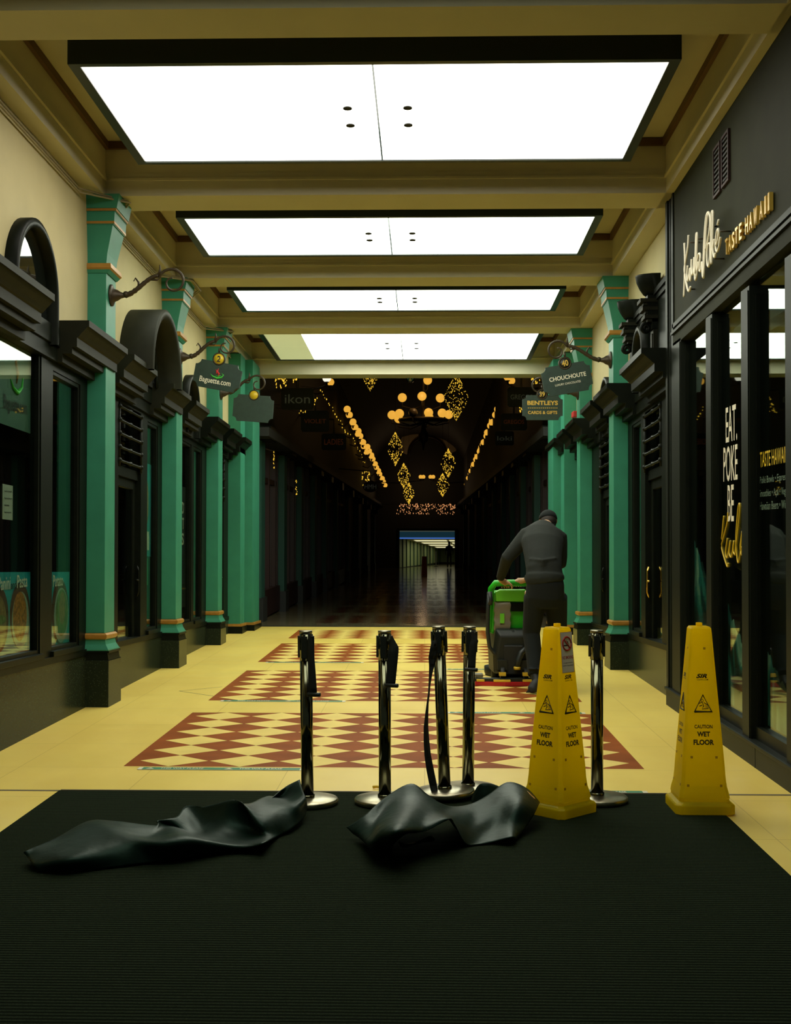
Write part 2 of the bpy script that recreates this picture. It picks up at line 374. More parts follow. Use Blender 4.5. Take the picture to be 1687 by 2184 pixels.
# ---- ceiling: coffers between cross beams
ce = struct('ceiling'); CZ, BZ = 5.09, 4.60
m = MB(); m.box((XL - .3, -3, CZ), (XR + .3, YE + .4, CZ + .15)); m.build('coffer_ceiling', M['ceil'], ce, slope=True)
BE = [(3.6, 4.05), (7.25, 7.66), (10.89, 11.35), (13.99, 14.43), (16.9, 17.35)]
for a, b in BE:
    m = MB(); m.box((XL - .02, a, BZ), (XR + .02, b, CZ)); m.build('cross_beam', M['ceil'], ce, slope=True)
m = MB(); m.box((XL - .02, YE, 4.485), (XR + .02, YE + .42, CZ)); m.build('end_header', M['ceil'], ce, slope=True)
m = MB(); m.box((XL - .02, -3, BZ), (-2.885, YE, CZ)); m.build('edge_beam', M['ceil'], ce, slope=True)
m = MB(); m.box((2.15, -3, BZ), (XR + .02, YE, CZ)); m.build('edge_beam', M['ceil'], ce, slope=True)
cof = [(4.05, 7.25), (7.66, 10.89), (11.35, 13.99), (14.43, 16.9), (17.35, YE)]
for a, b in cof:
    m = MB(); z = 4.745; t = .022
    def frame(z0, z1, t):
        m.box((-2.885, a, z0), (-2.885 + t, b, z1)); m.box((2.15 - t, a, z0), (2.15, b, z1))
        m.box((-2.885 + t, a, z0), (2.15 - t, a + t, z1)); m.box((-2.885 + t, b - t, z0), (2.15 - t, b, z1))
    frame(4.735, 4.757, .02); frame(4.757, 4.80, .008)
    m.build('coffer_moulding', M['ceil'], ce, slope=True)
    m = MB(); frame(5.02, 5.085, .035); m.build('coffer_strip', M['brown'], ce, slope=True)
# ---- hanging light panels
LP = [(4.55, 6.6, 4), (8.26, 10.22, 0), (11.88, 13.29, 1), (14.96, 16.15, 2), (17.55, 19.93, 3)]
lname = [''] * 4
lname[1] = 'second white ceiling light panel down the passage, next one after the largest'
lname[0] = 'largest white ceiling light panel with four small black downlights in a dark frame'
lname[2] = 'third white ceiling light panel from the big one, third down the passage'
lname[3] = 'last white ceiling light panel, beside the dark arcade, with a dim greenish end'
lname.append('white ceiling light panel over the entrance mat, before the first cross beam')
for a, b, k in LP:
    xa, xb, zb = -2.365, 1.655, 4.675; cy = (a + b) / 2
    t = thing('ceiling_light', lname[k], 'ceiling light', (-.355, cy, zb + fall(cy)), 'light panels down the middle of the ceiling')
    m = MB(); fw = .075; h = .175
    m.box((xa - fw, a - .05, zb), (xa, b + .05, zb + h)); m.box((xb, a - .05, zb), (xb + fw, b + .05, zb + h))
    m.box((xa, a - .05, zb), (xb, a, zb + h)); m.box((xa, b, zb), (xb, b + .05, zb + h)); m.box((xa - fw, a - .05, zb + h), (xb + fw, b + .05, zb + h + .02))
    m.build('frame', M['panelframe'], t, slope=True)
    for yy in ((a + cy) / 2, (b + cy) / 2):
        for xx in (-1.6, .9):
            m = MB(); m.box((xx - .02, yy - .02, zb + h), (xx + .02, yy + .02, CZ)); m.build('hanger', M['panelframe'], t, slope=True)
    xm = -.36; gp = .007
    for i, (u0, u1) in enumerate(((xa, xm - gp), (xm + gp, xb))):
        for j, (v0, v1) in enumerate(((a, cy - .004), (cy + .004, b))):
            m = MB()
            if k == 3 and i == 0:
                um = u0 + .55; m.box((um, v0, zb + .012), (u1, v1, zb + .02)); m.mi = 1; m.box((u0, v0, zb + .012), (um, v1, zb + .02))
                m.build('diffuser', [M['panel'], M['panel_dim']], t, slope=True)
            else:
                m.box((u0, v0, zb + .012), (u1, v1, zb + .02)); m.build('diffuser', M['panel_half'] if k == 4 else M['panel_first'] if k == 0 else M['panel'], t, slope=True)
    hh = (b - a)
    for sx in (-.225, .225):
        for sy in (-.09, .09):
            px, py = -.355 + sx, cy + sy * hh
            m = MB(); m.lathe((px, py, zb), [(.034, .013), (.034, .004), (.028, .004), (.026, .010), (.01, .011)], 16); m.build('downlight', M['black_matt'], t, slope=True)
            ld = bpy.data.lights.new('downlight_lamp', 'SPOT'); ld.energy = SPOT_W * (hh / 2) * (.02 if k == 4 else 1); ld.color = (1, .90, .74); ld.spot_size = R(165); ld.spot_blend = .9; ld.shadow_soft_size = .02
            lo = bpy.data.objects.new('downlight_lamp', ld); COL.objects.link(lo); lo.location = (px, py, zb + fall(py) - .03)
# ---- pilasters
def band(m, side, xw, z0, z1, p0, p1, y0, y1, e0=0, e1=0):
    r = lambda z, p, e: [(xw, y0 - e, z), (xw + side * p, y0 - e, z), (xw + side * p, y1 + e, z), (xw, y1 + e, z)]
    m.rings([r(z0, p0, e0), r(z1, p1, e1)])
def pilaster(side, xw, y0, label, group):
    y1 = y0 + .40; a, b = y0 + .03, y1 - .03; xw0 = xw
    t = thing('pilaster', label, 'pilaster', (xw + side * .1, y0 + .2, 0), group); q = 0.0
    def bb(m, z0, z1, p0, p1, e0=0, e1=0): band(m, side, xw0, z0, z1, p0 + q, p1 + q, a, b, e0, e1)
    m = MB(); band(m, side, xw0, -.3 - fall(y0) , .42, .215 + q, .215 + q, y0, y1 + .06); m.build('plinth', M['granite'], t, slope=True, bevel=.006)
    m = MB(); bb(m, .42, .485, .215, .205, .03, .03); bb(m, .485, .505, .22, .22, .035, .035); m.build('base_block', M['black'], t, slope=True)
    m = MB(); bb(m, .505, .515, .215, .215, .035, .035); bb(m, .515, .56, .21, .185, .03, .012); bb(m, .56, .605, .185, .175, .012, .004); m.build('base_flare', M['teal'], t, slope=True)
    m = MB(); bb(m, .605, .62, .18, .195, .01, .022); bb(m, .62, .645, .195, .195, .022, .022); bb(m, .645, .66, .195, .18, .022, .01); m.build('gold_band', M['gold'], t, slope=True)
    m = MB(); bb(m, .66, 3.90, .17, .17); m.build('shaft', M['teal'], t, slope=True, bevel=.004)
    m = MB(); bb(m, 3.90, 3.93, .18, .205, .005, .02); m.build('neck_moulding', M['teal'], t, slope=True)
    m = MB(); bb(m, 3.93, 3.945, .205, .22, .02, .03); bb(m, 3.945, 3.985, .22, .215, .03, .025); m.build('gold_band', M['gold'], t, slope=True)
    m = MB(); bb(m, 3.985, 4.08, .17, .18, 0, .005); bb(m, 4.08, 4.33, .18, .235, .005, .03); bb(m, 4.33, 4.36, .245, .245, .035, .035)
    bb(m, 4.36, 4.445, .25, .255, .04, .04); bb(m, 4.445, 4.475, .262, .262, .045, .045); bb(m, 4.475, 4.60, .275, .30, .05, .06); m.build('capital', M['teal'], t, slope=True)
    for z in (4.338, 4.45):
        m = MB(); bb(m, z, z + .022, .252 + (.017 if z > 4.4 else 0), .252 + (.017 if z > 4.4 else 0), .042 + (.01 if z > 4.4 else 0), .042 + (.01 if z > 4.4 else 0)); m.build('gold_line', M['gold'], t, slope=True)
    return t
PG = 'teal pilasters along the lit passage'
pilaster(1, XL, 10.85, 'teal pilaster between the food-poster windows and the deep arched hood, with an iron bracket', PG)
pilaster(1, XL, 13.98, 'teal pilaster behind the deep arched hood, carrying the bracket of the Baguette sign', PG)
pilaster(1, XL, 16.85, 'teal pilaster partly behind the Baguette sign, third from the street', PG)
pilaster(-1, XR, 13.98, 'teal pilaster carrying the number 40 sign, beside the black bracketed doorway', PG)
pilaster(-1, XR, 17.0, 'teal pilaster carrying the number 39 sign, behind the number 40 one', PG)
# stepped end piers
def pier(side, label):
    xw = XL if side > 0 else XR
    t = thing('end_pier', label, 'pier', (xw, 18.9, 0), 'stepped teal piers at the arcade mouth')
    for (y0, y1, p0) in ((18.75, 19.25, .19), (19.3, 20.15, .30)):
        s = lambda p: xw + side * p
        m = MB(); m.box((s(0), y0, -.1 - fall(y0)), (s(p0 + .04), y1, .36)); m.build('plinth', M['black'], t, slope=True)
        m = MB(); m.box((s(0), y0, .36), (s(p0 + .03), y1, .40)); m.build('gold_band', M['gold'], t, slope=True)
        m = MB(); m.box((s(0), y0 + .02, .40), (s(p0), y1 - .02, 4.58)); m.build('shaft', M['teal'], t, slope=True)
    return t
pier(1, 'stepped teal pier at the arcade mouth, on the Baguette side'); pier(-1, 'stepped teal pier at the arcade mouth, behind the man with the scrubber')
# ---- cornice blocks on the shopfronts
def cblock(m, side, xw, y0, y1, k):
    P = [(-.1, 2.93), (.07, 2.93), (.07, 3.0), (.15, 3.0), (.15, 3.055), (.19 * k, 3.055), (.19 * k, 3.13), (.205 * k, 3.14), (.225 * k, 3.165), (.26 * k, 3.20), (.275 * k, 3.22), (.29 * k, 3.22), (.29 * k, 3.272), (-.1, 3.272)]
    m.prism([(xw + side * p, y0, z) for p, z in P], (0, y1 - y0, 0))
LB = [(7.55, 8.97), (9.9, 11.2), (11.46, 12.46), (13.27, 14.28), (14.6, 15.5), (16.15, 17.15), (17.5, 18.3), (18.65, 20.1)]
RB = [(11.2, 12.46), (13.3, 14.4), (14.65, 15.6), (16.35, 17.3), (17.6, 18.4), (18.8, 20.15)]
n = 0
for side, xw, LS, k in ((1, XL, LB, 1.0), (-1, XR, RB, 1.2)):
    for (a, b) in LS:
        n += 1; m = MB(); cblock(m, side, xw, a, b, k); S(m.build('trim_%d' % n, M['grey_black'] if n < 6 else M['black'], slope=True))
# ---- shop fronts: stall riser, timber frame, windows and doors
def shopfront(side, xw, y0, y1, openings, key):
    """black timber front from y0 to y1; openings = (kind, ya, yb, z0, z1)"""
    global n
    f, bk = xw, xw - side * .12
    n += 1; m = MB(); m.box((f + side * .01, y0, -.3 - fall(y0)), (bk, y1, .465)); S(m.build('baseboard_' + key, M['granite'], slope=True))
    n += 1; m = MB(); tr = 'trim_%d' % n
    edges = sorted([(o[1], o[2]) for o in openings]); cur = y0
    for a, b in edges:
        if a > cur: m.box((f, cur, .465), (bk, a, 3.0))
        cur = b
    if cur < y1: m.box((f, cur, .465), (bk, y1, 3.0))
    m.box((f + side * .02, y0, .465), (bk, y1, .52)); m.box((f + side * .03, y0, 2.93), (bk, y1, 3.05))
    for o in openings:
        if o[4] < 2.93: m.box((f, o[1], o[4]), (bk, o[2], 2.93))
        if o[3] > .53: m.box((f, o[1], .52), (bk, o[2], o[3]))
    S(m.build(tr, M['black'], slope=True))
    n += 1; m = MB(); m.box((f, y0, 3.05), (f + side * .05, y1, 3.20)); S(m.build('trim_%d' % n, M['black'], slope=True))
WN = 0; DN = 0; IRON = []
def opening(side, xw, o):
    global WN, DN
    kind, a, b, z0, z1 = o
    f = xw - side * .03
    if kind == 'w':
        WN += 1; t = struct('window_%d' % WN, (f, (a + b) / 2, z0))
        m = MB(); w_ = .035
        for (p, q_) in (((a, z0), (a + w_, z1)), ((b - w_, z0), (b, z1)), ((a + w_, z0), (b - w_, z0 + w_)), ((a + w_, z1 - w_), (b - w_, z1))):
            m.box((f + side * .02, p[0], p[1]), (f - side * .05, q_[0], q_[1]))
        m.box((f + side * .06, a - .03, z0 - .04), (f - side * .02, b + .03, z0 + .005))
        m.build('window_frame', M['black'], t, slope=True, bevel=.004)
        m = MB(); m.box((f - side * .012, a + w_, z0 + w_), (f - side * .02, b - w_, z1 - w_)); m.build('pane', M['glass'], t, slope=True)
    else:
        DN += 1; t = struct('door_%d' % DN, (f, (a + b) / 2, z0)); zt = 2.18; w_ = .09
        m = MB(); 
        for (p, q_) in (((a, z0), (a + w_, zt)), ((b - w_, z0), (b, zt)), ((a + w_, z0), (b - w_, z0 + .22)), ((a + w_, zt - .1), (b - w_, zt))):
            m.box((f - side * .03, p[0], p[1]), (f - side * .08, q_[0], q_[1]))
        m.build('door_frame', M['black'], t, slope=True, bevel=.006)
        m = MB(); m.box((f - side * .05, a + w_, z0 + .22), (f - side * .058, b - w_, zt - .1)); m.build('pane', M['glass'], t, slope=True)
        hy = b - .05 if side > 0 else b - .06
        m = MB(); m.tube([(f - side * .0, hy, .95), (f + side * .02, hy, 1.0), (f + side * .02, hy, 1.22), (f - side * .0, hy, 1.27)], .011, 8); m.tube([(f + side * .02, hy, 1.12), (f + side * .02, hy - .09, 1.12)], .010, 8)
        m.build('door_handle', M['brass'] if DN == 3 else M['black'], t, slope=True)
        m = MB(); m.box((f, a, zt), (f - side * .09, b, zt + .1)); m.build('transom_bar', M['black'], t, slope=True)
        m = MB(); m.box((f - side * .05, a + .02, zt + .1), (f - side * .058, b - .02, z1)); m.build('transom_pane', M['glass'], t, slope=True)
        # turned bars across the transom light
        for z in [zt + .14 + i * (z1 - zt - .18) / 4 for i in range(5)]:
            m = MB(); pr = []; L = b - a - .04; N = 24
            for i in range(N + 1):
                u = i / N; bead = .018 if (i in (0, 1, 11, 13, N - 1, N)) else .026 if i == 12 else .015
                pr.append((bead, u * L))
            rs = []
            for r_, yy in pr: rs.append([(f + side * .03 + r_ * math.cos(2 * math.pi * k / 8), a + .02 + yy, z + r_ * math.sin(2 * math.pi * k / 8)) for k in range(8)])
            m.sm = True; m.rings(rs); m.build('turned_bar', M['black'], t, slope=True)
        for yy in (a + .02, b - .02):
            m = MB(); m.tube([(f + side * .03, yy, zt + .08), (f + side * .03, yy, z1)], .016, 8)
            for z in [zt + .14 + i * (z1 - zt - .18) / 4 for i in range(5)]: m.ball((f + side * .03, yy, z), .032, 8)
            m.build('turned_post', M['black'], t, slope=True)
    return t
LO = [('w', 8.3, 9.58, .56, 3.0), ('w', 9.88, 10.67, .56, 2.86)]
shopfront(1, XL, 7.2, 10.9, LO, 'left_1'); [opening(1, XL, o) for o in LO]
LO1 = [('d', 12.02, 12.98, .10, 2.90), ('w', 13.28, 13.80, .56, 2.86)]
LO2 = [('w', 14.95, 15.80, .56, 2.86), ('w', 15.98, 16.55, .56, 2.86)]
LO3 = [('d', 17.55, 18.35, .0, 2.9)]
shopfront(1, XL, 11.15, 14.0, LO1, 'left_2'); [opening(1, XL, o) for o in LO1]
shopfront(1, XL, 14.35, 16.9, LO2, 'left_3'); [opening(1, XL, o) for o in LO2]
shopfront(1, XL, 17.2, 18.8, LO3, 'left_4'); [opening(1, XL, o) for o in LO3]
RO1 = [('d', 12.05, 12.95, .10, 2.90), ('w', 13.2, 13.75, .56, 2.86)]
RO2 = [('w', 14.5, 15.1, .56, 2.86), ('d', 15.3, 16.2, .05, 2.9)]
RO3 = [('d', 17.55, 18.35, .0, 2.9)]
shopfront(-1, XR, 11.18, 14.0, RO1, 'right_1'); [opening(-1, XR, o) for o in RO1]
shopfront(-1, XR, 14.35, 17.05, RO2, 'right_2'); [opening(-1, XR, o) for o in RO2]
shopfront(-1, XR, 17.3, 18.8, RO3, 'right_3'); [opening(-1, XR, o) for o in RO3]
# dark shop interiors
m = MB(); m.box((-5.2, 6.2, -.05), (-5.1, YE + .6, 3.3)); m.box((-5.2, 6.2, 3.12), (XL - .1, YE + .6, 3.2)); m.box((-5.2, 6.1, -.05), (XL - .1, 6.2, 3.3)); m.box((-5.2, 11.1, -.05), (XL - .13, 11.2, 3.3)); S(m.build('wall_shops_left', M['black_matt']))
m = MB(); m.box((5.1, 1, -.05), (5.2, YE + .6, 4.4)); m.box((XR + .12, 1, 3.0), (5.2, YE + .6, 3.08)); m.box((XR + .13, 11.1, -.05), (5.2, 11.2, 3.3)); S(m.build('wall_shops_right', M['black_matt']))
# ---- deep arched hood and the flat arched windows on the left
def arc(cx, cy, cz, r, n=20, a0=0, a1=180): return [(cx, cy + r * math.cos(R(a0 + (a1 - a0) * i / n)), cz + r * math.sin(R(a0 + (a1 - a0) * i / n))) for i in range(n + 1)]
t = thing('arched_hood', 'deep black half-round hood projecting over a shop door beside the teal pilaster', 'hood', (XL, 12.72, 3.25))
m = MB(); r0, r1 = .73, .64
A = arc(0, 12.72, 3.22, r0); B = arc(0, 12.72, 3.22, r1)
rs = [[(XL - .02, *p[1:]) for p in A], [(-2.70, *p[1:]) for p in A], [(-2.685, *q[1:]) for q in arc(0, 12.72, 3.22, r0 - .03)], [(-2.70, *p[1:]) for p in B], [(-2.86, *p[1:]) for p in arc(0, 12.72, 3.22, r1 - .03)], [(XL - .02, *p[1:]) for p in arc(0, 12.72, 3.22, r1 - .03)]]
m.sm = True; m.rings(rs, closed=False, cap=False); m.build('hood_shell', M['grey_black'], t, slope=True)
m = MB(); Bq = arc(0, 12.72, 3.22, r1); m.rings([[(XL + .06, *p[1:]) for p in Bq], [(XL + .02, *p[1:]) for p in Bq]]); m.build('back_panel', M['black_matt'], t, slope=True)
m = MB(); m.tube([(XL + .1, p[1], p[2]) for p in arc(0, 12.72, 3.22, .55)], .02, 8); m.build('inner_ring', M['black'], t, slope=True)
def flat_arch(cy, r, zs, label_n, side=1, xw=XL, zt=None):
    global WN
    WN += 1; t = struct('window_%d' % WN, (xw, cy, zs)); o_ = side
    m = MB(); A = arc(0, cy, zs, r); B = arc(0, cy, zs, r - .07)
    A = [(0, cy + r, zs - .35)] + A + [(0, cy - r, zs - .35)]; B = [(0, cy + r - .07, zs - .35)] + B + [(0, cy - r + .07, zs - .35)]
    f = xw + o_ * .09
    m.sm = False; m.rings([[(xw - .01, *p[1:]) for p in A], [(f, *p[1:]) for p in A], [(f + o_ * .01, *[(p[i] + q_[i]) / 2 for i in (1, 2)]) for p, q_ in zip(A, B)], [(f, *p[1:]) for p in B], [(xw, *p[1:]) for p in B]], closed=False, cap=False)
    m.build('arch_frame', M['black'], t, slope=True, smooth=True)
    m = MB(); m.rings([[(xw + o_ * .012, *p[1:]) for p in B], [(xw + o_ * .006, *p[1:]) for p in B]]); m.build('pane', M['black_glass'], t, slope=True)
M['black_glass'] = mat('dark mirror glass', (.006, .008, .006), .03, spec=1.0, coat=1.0)
flat_arch(9.22, .52, 3.38, 0); flat_arch(15.5, .42, 3.30, 0); flat_arch(12.62, .30, 3.45, 0, -1, XR - .05); flat_arch(15.3, .40, 3.25, 0, -1, XR)
# ---- black name board with two brackets over the right doorway
m = MB(); m.box((XR, 11.2, 3.2), (XR - .05, 13.6, 3.93)); m.box((XR, 11.2, 3.93), (XR - .09, 13.6, 3.98)); m.box((XR, 11.2, 3.88), (XR - .07, 13.6, 3.93)); n += 1; S(m.build('trim_%d' % n, M['black'], slope=True))
def console(y0, lab):
    t = thing('scroll_bracket', lab, 'bracket', (XR, y0 + .12, 3.6 + fall(y0)), 'bowl-topped black brackets above the doorway'); x = XR - .05
    m = MB(); rs = []
    for (r_, z) in ((.10, 3.93), (.13, 3.95), (.16, 4.0), (.185, 4.06), (.195, 4.12), (.195, 4.135)):
        rs.append([(x + .02, y0 + .12 - r_ * .72, z)] + [(x + .02 - 1.15 * r_ * math.sin(math.pi * i / 8), y0 + .12 - r_ * .72 * math.cos(math.pi * i / 8), z) for i in range(9)] + [(x + .02, y0 + .12 + r_ * .72, z)])
    m.sm = True; m.rings(rs); m.build('bowl', M['black'], t, slope=True, smooth=True)
    m = MB(); m.box((x, y0 + .03, 3.70), (x - .10, y0 + .21, 3.93)); m.build('neck', M['black'], t, slope=True)
    for i, (p, z) in enumerate(((.17, 3.86), (.15, 3.78), (.13, 3.70))):
        m = MB(); m.box((x, y0 + .02, z), (x - p, y0 + .22, z + .035)); m.box((x, y0 + .04, z - .03), (x - p + .03, y0 + .20, z)); m.build('fin', M['grey_black'], t, slope=True)
    m = MB(); rs = []
    m.tube([(x - .10 + .055 * math.cos(a) * (1 - a / 14), y0 + .12, 3.62 + .055 * math.sin(a) * (1 - a / 14)) for a in [i * .5 for i in range(22)]], .02, 8); m.box((x, y0 + .04, 3.60), (x - .055, y0 + .20, 3.70)); m.build('volute', M['black'], t, slope=True)
    m = MB(); m.box((x, y0 + .05, 3.27), (x - .04, y0 + .19, 3.60)); m.box((x - .03, y0 + .08, 3.30), (x - .05, y0 + .16, 3.56)); m.build('pilaster_strip', M['grey_black'], t, slope=True)
console(11.93, 'black bracket with a bowl top above the doorway, the one next to the grey shopfront')
console(13.08, 'black bracket with a bowl top above the doorway, the one next to the teal pilaster')
# ---- grey projecting shopfront on the right
zf = 3.36
sf = struct('wall_grey_shop', (XK, 8, 0))
m = MB(); m.box((XK, 1, zf), (XK + .5, 10.95, 5.3)); m.build('fascia', M['shopgrey'], sf, slope=True)
m = MB()
for a, b, p in ((10.95, 11.02, .0), (11.02, 11.06, -.02), (11.06, 11.12, .0), (11.12, 11.2, .015)):
    m.box((XK - p, a, -.3), (XR + .3, b, 4.75))
m.build('end_pier', M['shopframe'], sf, slope=True)
m = MB(); m.box((XK - .012, 10.88, zf), (XK + .02, 10.93, 4.6)); m.box((XK - .012, 1, zf + .03), (XK + .02, 10.93, zf + .07)); m.box((XK - .02, 1, zf - .025), (XK + .05, 10.95, zf)); m.build('fascia_bead', M['shopframe'], sf, slope=True)
m = MB(); m.box((XK, 1, zf - .13), (XK + .14, 10.95, zf - .025)); m.build('head_rail', M['shopgrey'], sf, slope=True)
def KG(y): return -.0
m = MB(); m.box((XK - .02, 1, -.05), (XK + .2, 11.2, .14)); m.box((XK - .035, 1, .14), (XK + .2, 11.2, .165)); m.build('stall_riser', M['shopframe'], sf, bevel=.004)
for yy in (4.6, 5.8, 7.0, 8.2, 9.4):
    m = MB(); m.box((XK - .022, yy, .0), (XK, yy + .008, .14)); m.build('riser_joint', M['black_matt'], sf)
mull = [(10.62, 10.95), (9.46, 9.67), (8.38, 8.60), (7.33, 7.555), (6.2, 6.4), (5.1, 5.3)]
for a, b in mull:
    m = MB(); m.box((XK, a, .165), (XK + .14, b, zf - .1)); m.box((XK - .008, a + .015, .165), (XK, b - .03, zf - .13)); m.build('mullion', M['shopframe'], sf)
ww = []
for (b, a) in zip(mull[:-1], mull[1:]):
    WN += 1; y0, y1 = a[1], b[0]; t = struct('window_%d' % WN, (XK + .1, (y0 + y1) / 2, .2))
    m = MB(); m.box((XK + .03, y0, .165), (XK + .14, y1, .25)); m.box((XK + .04, y0, .25), (XK + .10, y0 + .025, 3.2)); m.box((XK + .04, y1 - .025, .25), (XK + .10, y1, 3.2)); m.build('window_frame', M['black'], t)
    m = MB(); m.box((XK + .065, y0 + .025, .25), (XK + .07, y1 - .025, 3.3)); m.build('pane', M['glass'], t)
# louvre vents high on the fascia
for y0, lab in ((9.13, 'narrow dark louvre vent high on the grey fascia, the one nearer the sign end'), (8.87, 'narrow dark louvre vent high on the grey fascia, the one nearer the street')):
    zc = PX(1540, 352, XK).z - fall(9.0)
    t = thing('louvre_vent', lab, 'vent', (XK, y0, zc + fall(y0)), 'pair of vents on the grey fascia')
    m = MB(); h = .17; m.box((XK - .02, y0, zc - h), (XK, y0 + .02, zc + h)); m.box((XK - .02, y0 + .19, zc - h), (XK, y0 + .21, zc + h)); m.box((XK - .02, y0, zc - h - .02), (XK, y0 + .21, zc - h)); m.box((XK - .02, y0, zc + h), (XK, y0 + .21, zc + h + .02)); m.build('vent_frame', M['maroon'], t, slope=True)
    m = MB()
    for i in range(9): z = zc - h + .02 + i * .037; m.box((XK - .014, y0 + .02, z), (XK, y0 + .19, z + .016))
    m.build('louvres', M['black_matt'], t, slope=True)
# ---- dark arcade beyond
aw = struct('wall_arcade_left'); ar = struct('wall_arcade_right')
for side, x0, pr in ((1, -3.1, aw), (-1, 2.45, ar)):
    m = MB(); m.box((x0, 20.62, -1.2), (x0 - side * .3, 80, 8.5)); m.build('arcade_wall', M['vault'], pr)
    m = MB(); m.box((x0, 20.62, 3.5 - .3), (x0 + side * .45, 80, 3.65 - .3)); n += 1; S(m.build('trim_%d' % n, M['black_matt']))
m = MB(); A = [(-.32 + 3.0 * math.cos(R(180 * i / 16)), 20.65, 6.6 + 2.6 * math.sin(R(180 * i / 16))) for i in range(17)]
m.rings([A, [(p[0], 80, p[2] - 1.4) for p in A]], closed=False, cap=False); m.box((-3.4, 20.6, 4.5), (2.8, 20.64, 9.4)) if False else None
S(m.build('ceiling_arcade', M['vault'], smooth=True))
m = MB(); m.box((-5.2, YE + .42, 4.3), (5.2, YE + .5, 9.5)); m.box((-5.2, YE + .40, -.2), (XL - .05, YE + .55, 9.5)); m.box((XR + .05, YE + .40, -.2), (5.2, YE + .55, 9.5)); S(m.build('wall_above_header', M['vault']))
DE = 78.0; zfl = lambda y: -.0128 * (y - YE)
dz = zfl(DE); xa, xb = W(852, 1170, DE).x, W(970, 1170, DE).x; zt = W(900, 1132, DE).z
ab = struct('wall_arcade_end')
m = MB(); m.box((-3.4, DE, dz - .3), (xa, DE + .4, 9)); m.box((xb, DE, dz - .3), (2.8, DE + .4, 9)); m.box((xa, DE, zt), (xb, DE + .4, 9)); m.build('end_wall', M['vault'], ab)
m = MB(); cx = (xa + xb) / 2; zc = W(910, 962, DE).z; ra = 1.85
A = [(cx + ra * math.cos(R(180 * i / 24)), DE - .1, zc + ra * math.sin(R(180 * i / 24))) for i in range(25)]
B = [(cx + .62 * ra * math.cos(R(180 * i / 24)), DE - .1, zc - .3 + .62 * ra * math.sin(R(180 * i / 24))) for i in range(25)]
i0 = len(m.v); m.v += A + B
for i in range(24): m._f((i, i + 1, 26 + i, 25 + i))
m.build('plaster_lunette', M['fan'], ab)
m = MB(); m.tube([(cx + (ra * .64) * math.cos(R(180 * i / 24)), DE - .14, zc - .28 + ra * .64 * math.sin(R(180 * i / 24))) for i in range(25)], .09, 6); m.build('lunette_ring', M['maroon'], ab)
m = MB(); m.box((xa - .15, DE - .12, dz), (xa, DE, zt + .15)); m.box((xb, DE - .12, dz), (xb + .15, DE, zt + .15)); m.box((xa, DE - .12, zt), (xb, DE, zt + .15)); m.build('end_door_frame', M['black'], ab)
M['blue_dim'] = mat('dark blue panel', (.02, .05, .08), .5, emit=(.02, .08, .12), es=.25)
# lit passage through the far door
tn = struct('wall_passage')
N_ = [W(*q, DE + .45) for q in ((849, 1146), (1003, 1146), (1003, 1216), (849, 1216))]; F_ = [W(*q, 99) for q in ((940, 1172), (1003, 1172), (1003, 1203), (940, 1203))]
m = MB(); m.quad(N_[0], N_[3], F_[3], F_[0]); m.quad(N_[1], N_[2], F_[2], F_[1]); m.quad(*F_); m.build('passage_walls', M['tunnel'], tn)
m = MB(); m.quad(N_[0], N_[1], F_[1], F_[0]); m.build('passage_ceiling', M['ceil'], tn)
def up_(u, v, e=.03): a = N_[0].lerp(N_[1], u); b = F_[0].lerp(F_[1], u); p = a.lerp(b, v); return p - Vector((0, 0, e))
for v in (.18, .36, .54, .72):
    m = MB(); m.quad(up_(.10, v), up_(.62, v), up_(.62, v + .07), up_(.10, v + .07)); m.quad(up_(.66, v), up_(.95, v), up_(.95, v + .07), up_(.66, v + .07)); m.build('passage_light', M['tunnel_light'], tn)
m = MB(); m.box((N_[0].x, DE + .42, W(900, 1146.5, DE).z), (N_[1].x, DE + .44, W(900, 1149.5, DE).z)); m.build('blue_strip', M['blue_light'], tn)
m = MB(); m.box((N_[0].x, DE + .43, W(900, 1134, DE).z), (N_[1].x, DE + .46, W(900, 1147, DE).z)); m.build('blue_panel', M['blue_dim'], tn)
for i in range(13):
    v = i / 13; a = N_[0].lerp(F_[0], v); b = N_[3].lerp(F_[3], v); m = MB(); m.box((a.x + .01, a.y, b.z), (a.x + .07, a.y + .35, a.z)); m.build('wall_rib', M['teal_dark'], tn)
m = MB(); a, b = N_[3], F_[3]; m.quad(a, b, b + Vector((.02, 0, .16)), a + Vector((.02, 0, .16))); a, b = F_[3], F_[2]; m.quad(a + Vector((0, -.05, 0)), b + Vector((0, -.05, 0)), b + Vector((0, -.05, .16)), a + Vector((0, -.05, .16))); m.build('skirting', M['black_matt'], tn)
ze = N_[0].z - .3
pl = bpy.data.lights.new('passage_lamp', 'AREA'); pl.shape = 'RECTANGLE'; pl.size = 1.5; pl.size_y = 8; pl.energy = 26; pl.color = (1, .95, .6)
po = bpy.data.objects.new('passage_lamp', pl); COL.objects.link(po); po.location = (cx + .4, DE + 6, ze - .1)
# ================================================================== FLOOR THINGS
m = MB(); m.box((-2.205, -2.5, 0), (1.665, 7.335, .008)); tag(m.build('entrance_mat', M['mat']), 'huge dark green ribbed entrance mat filling the passage floor', 'mat')
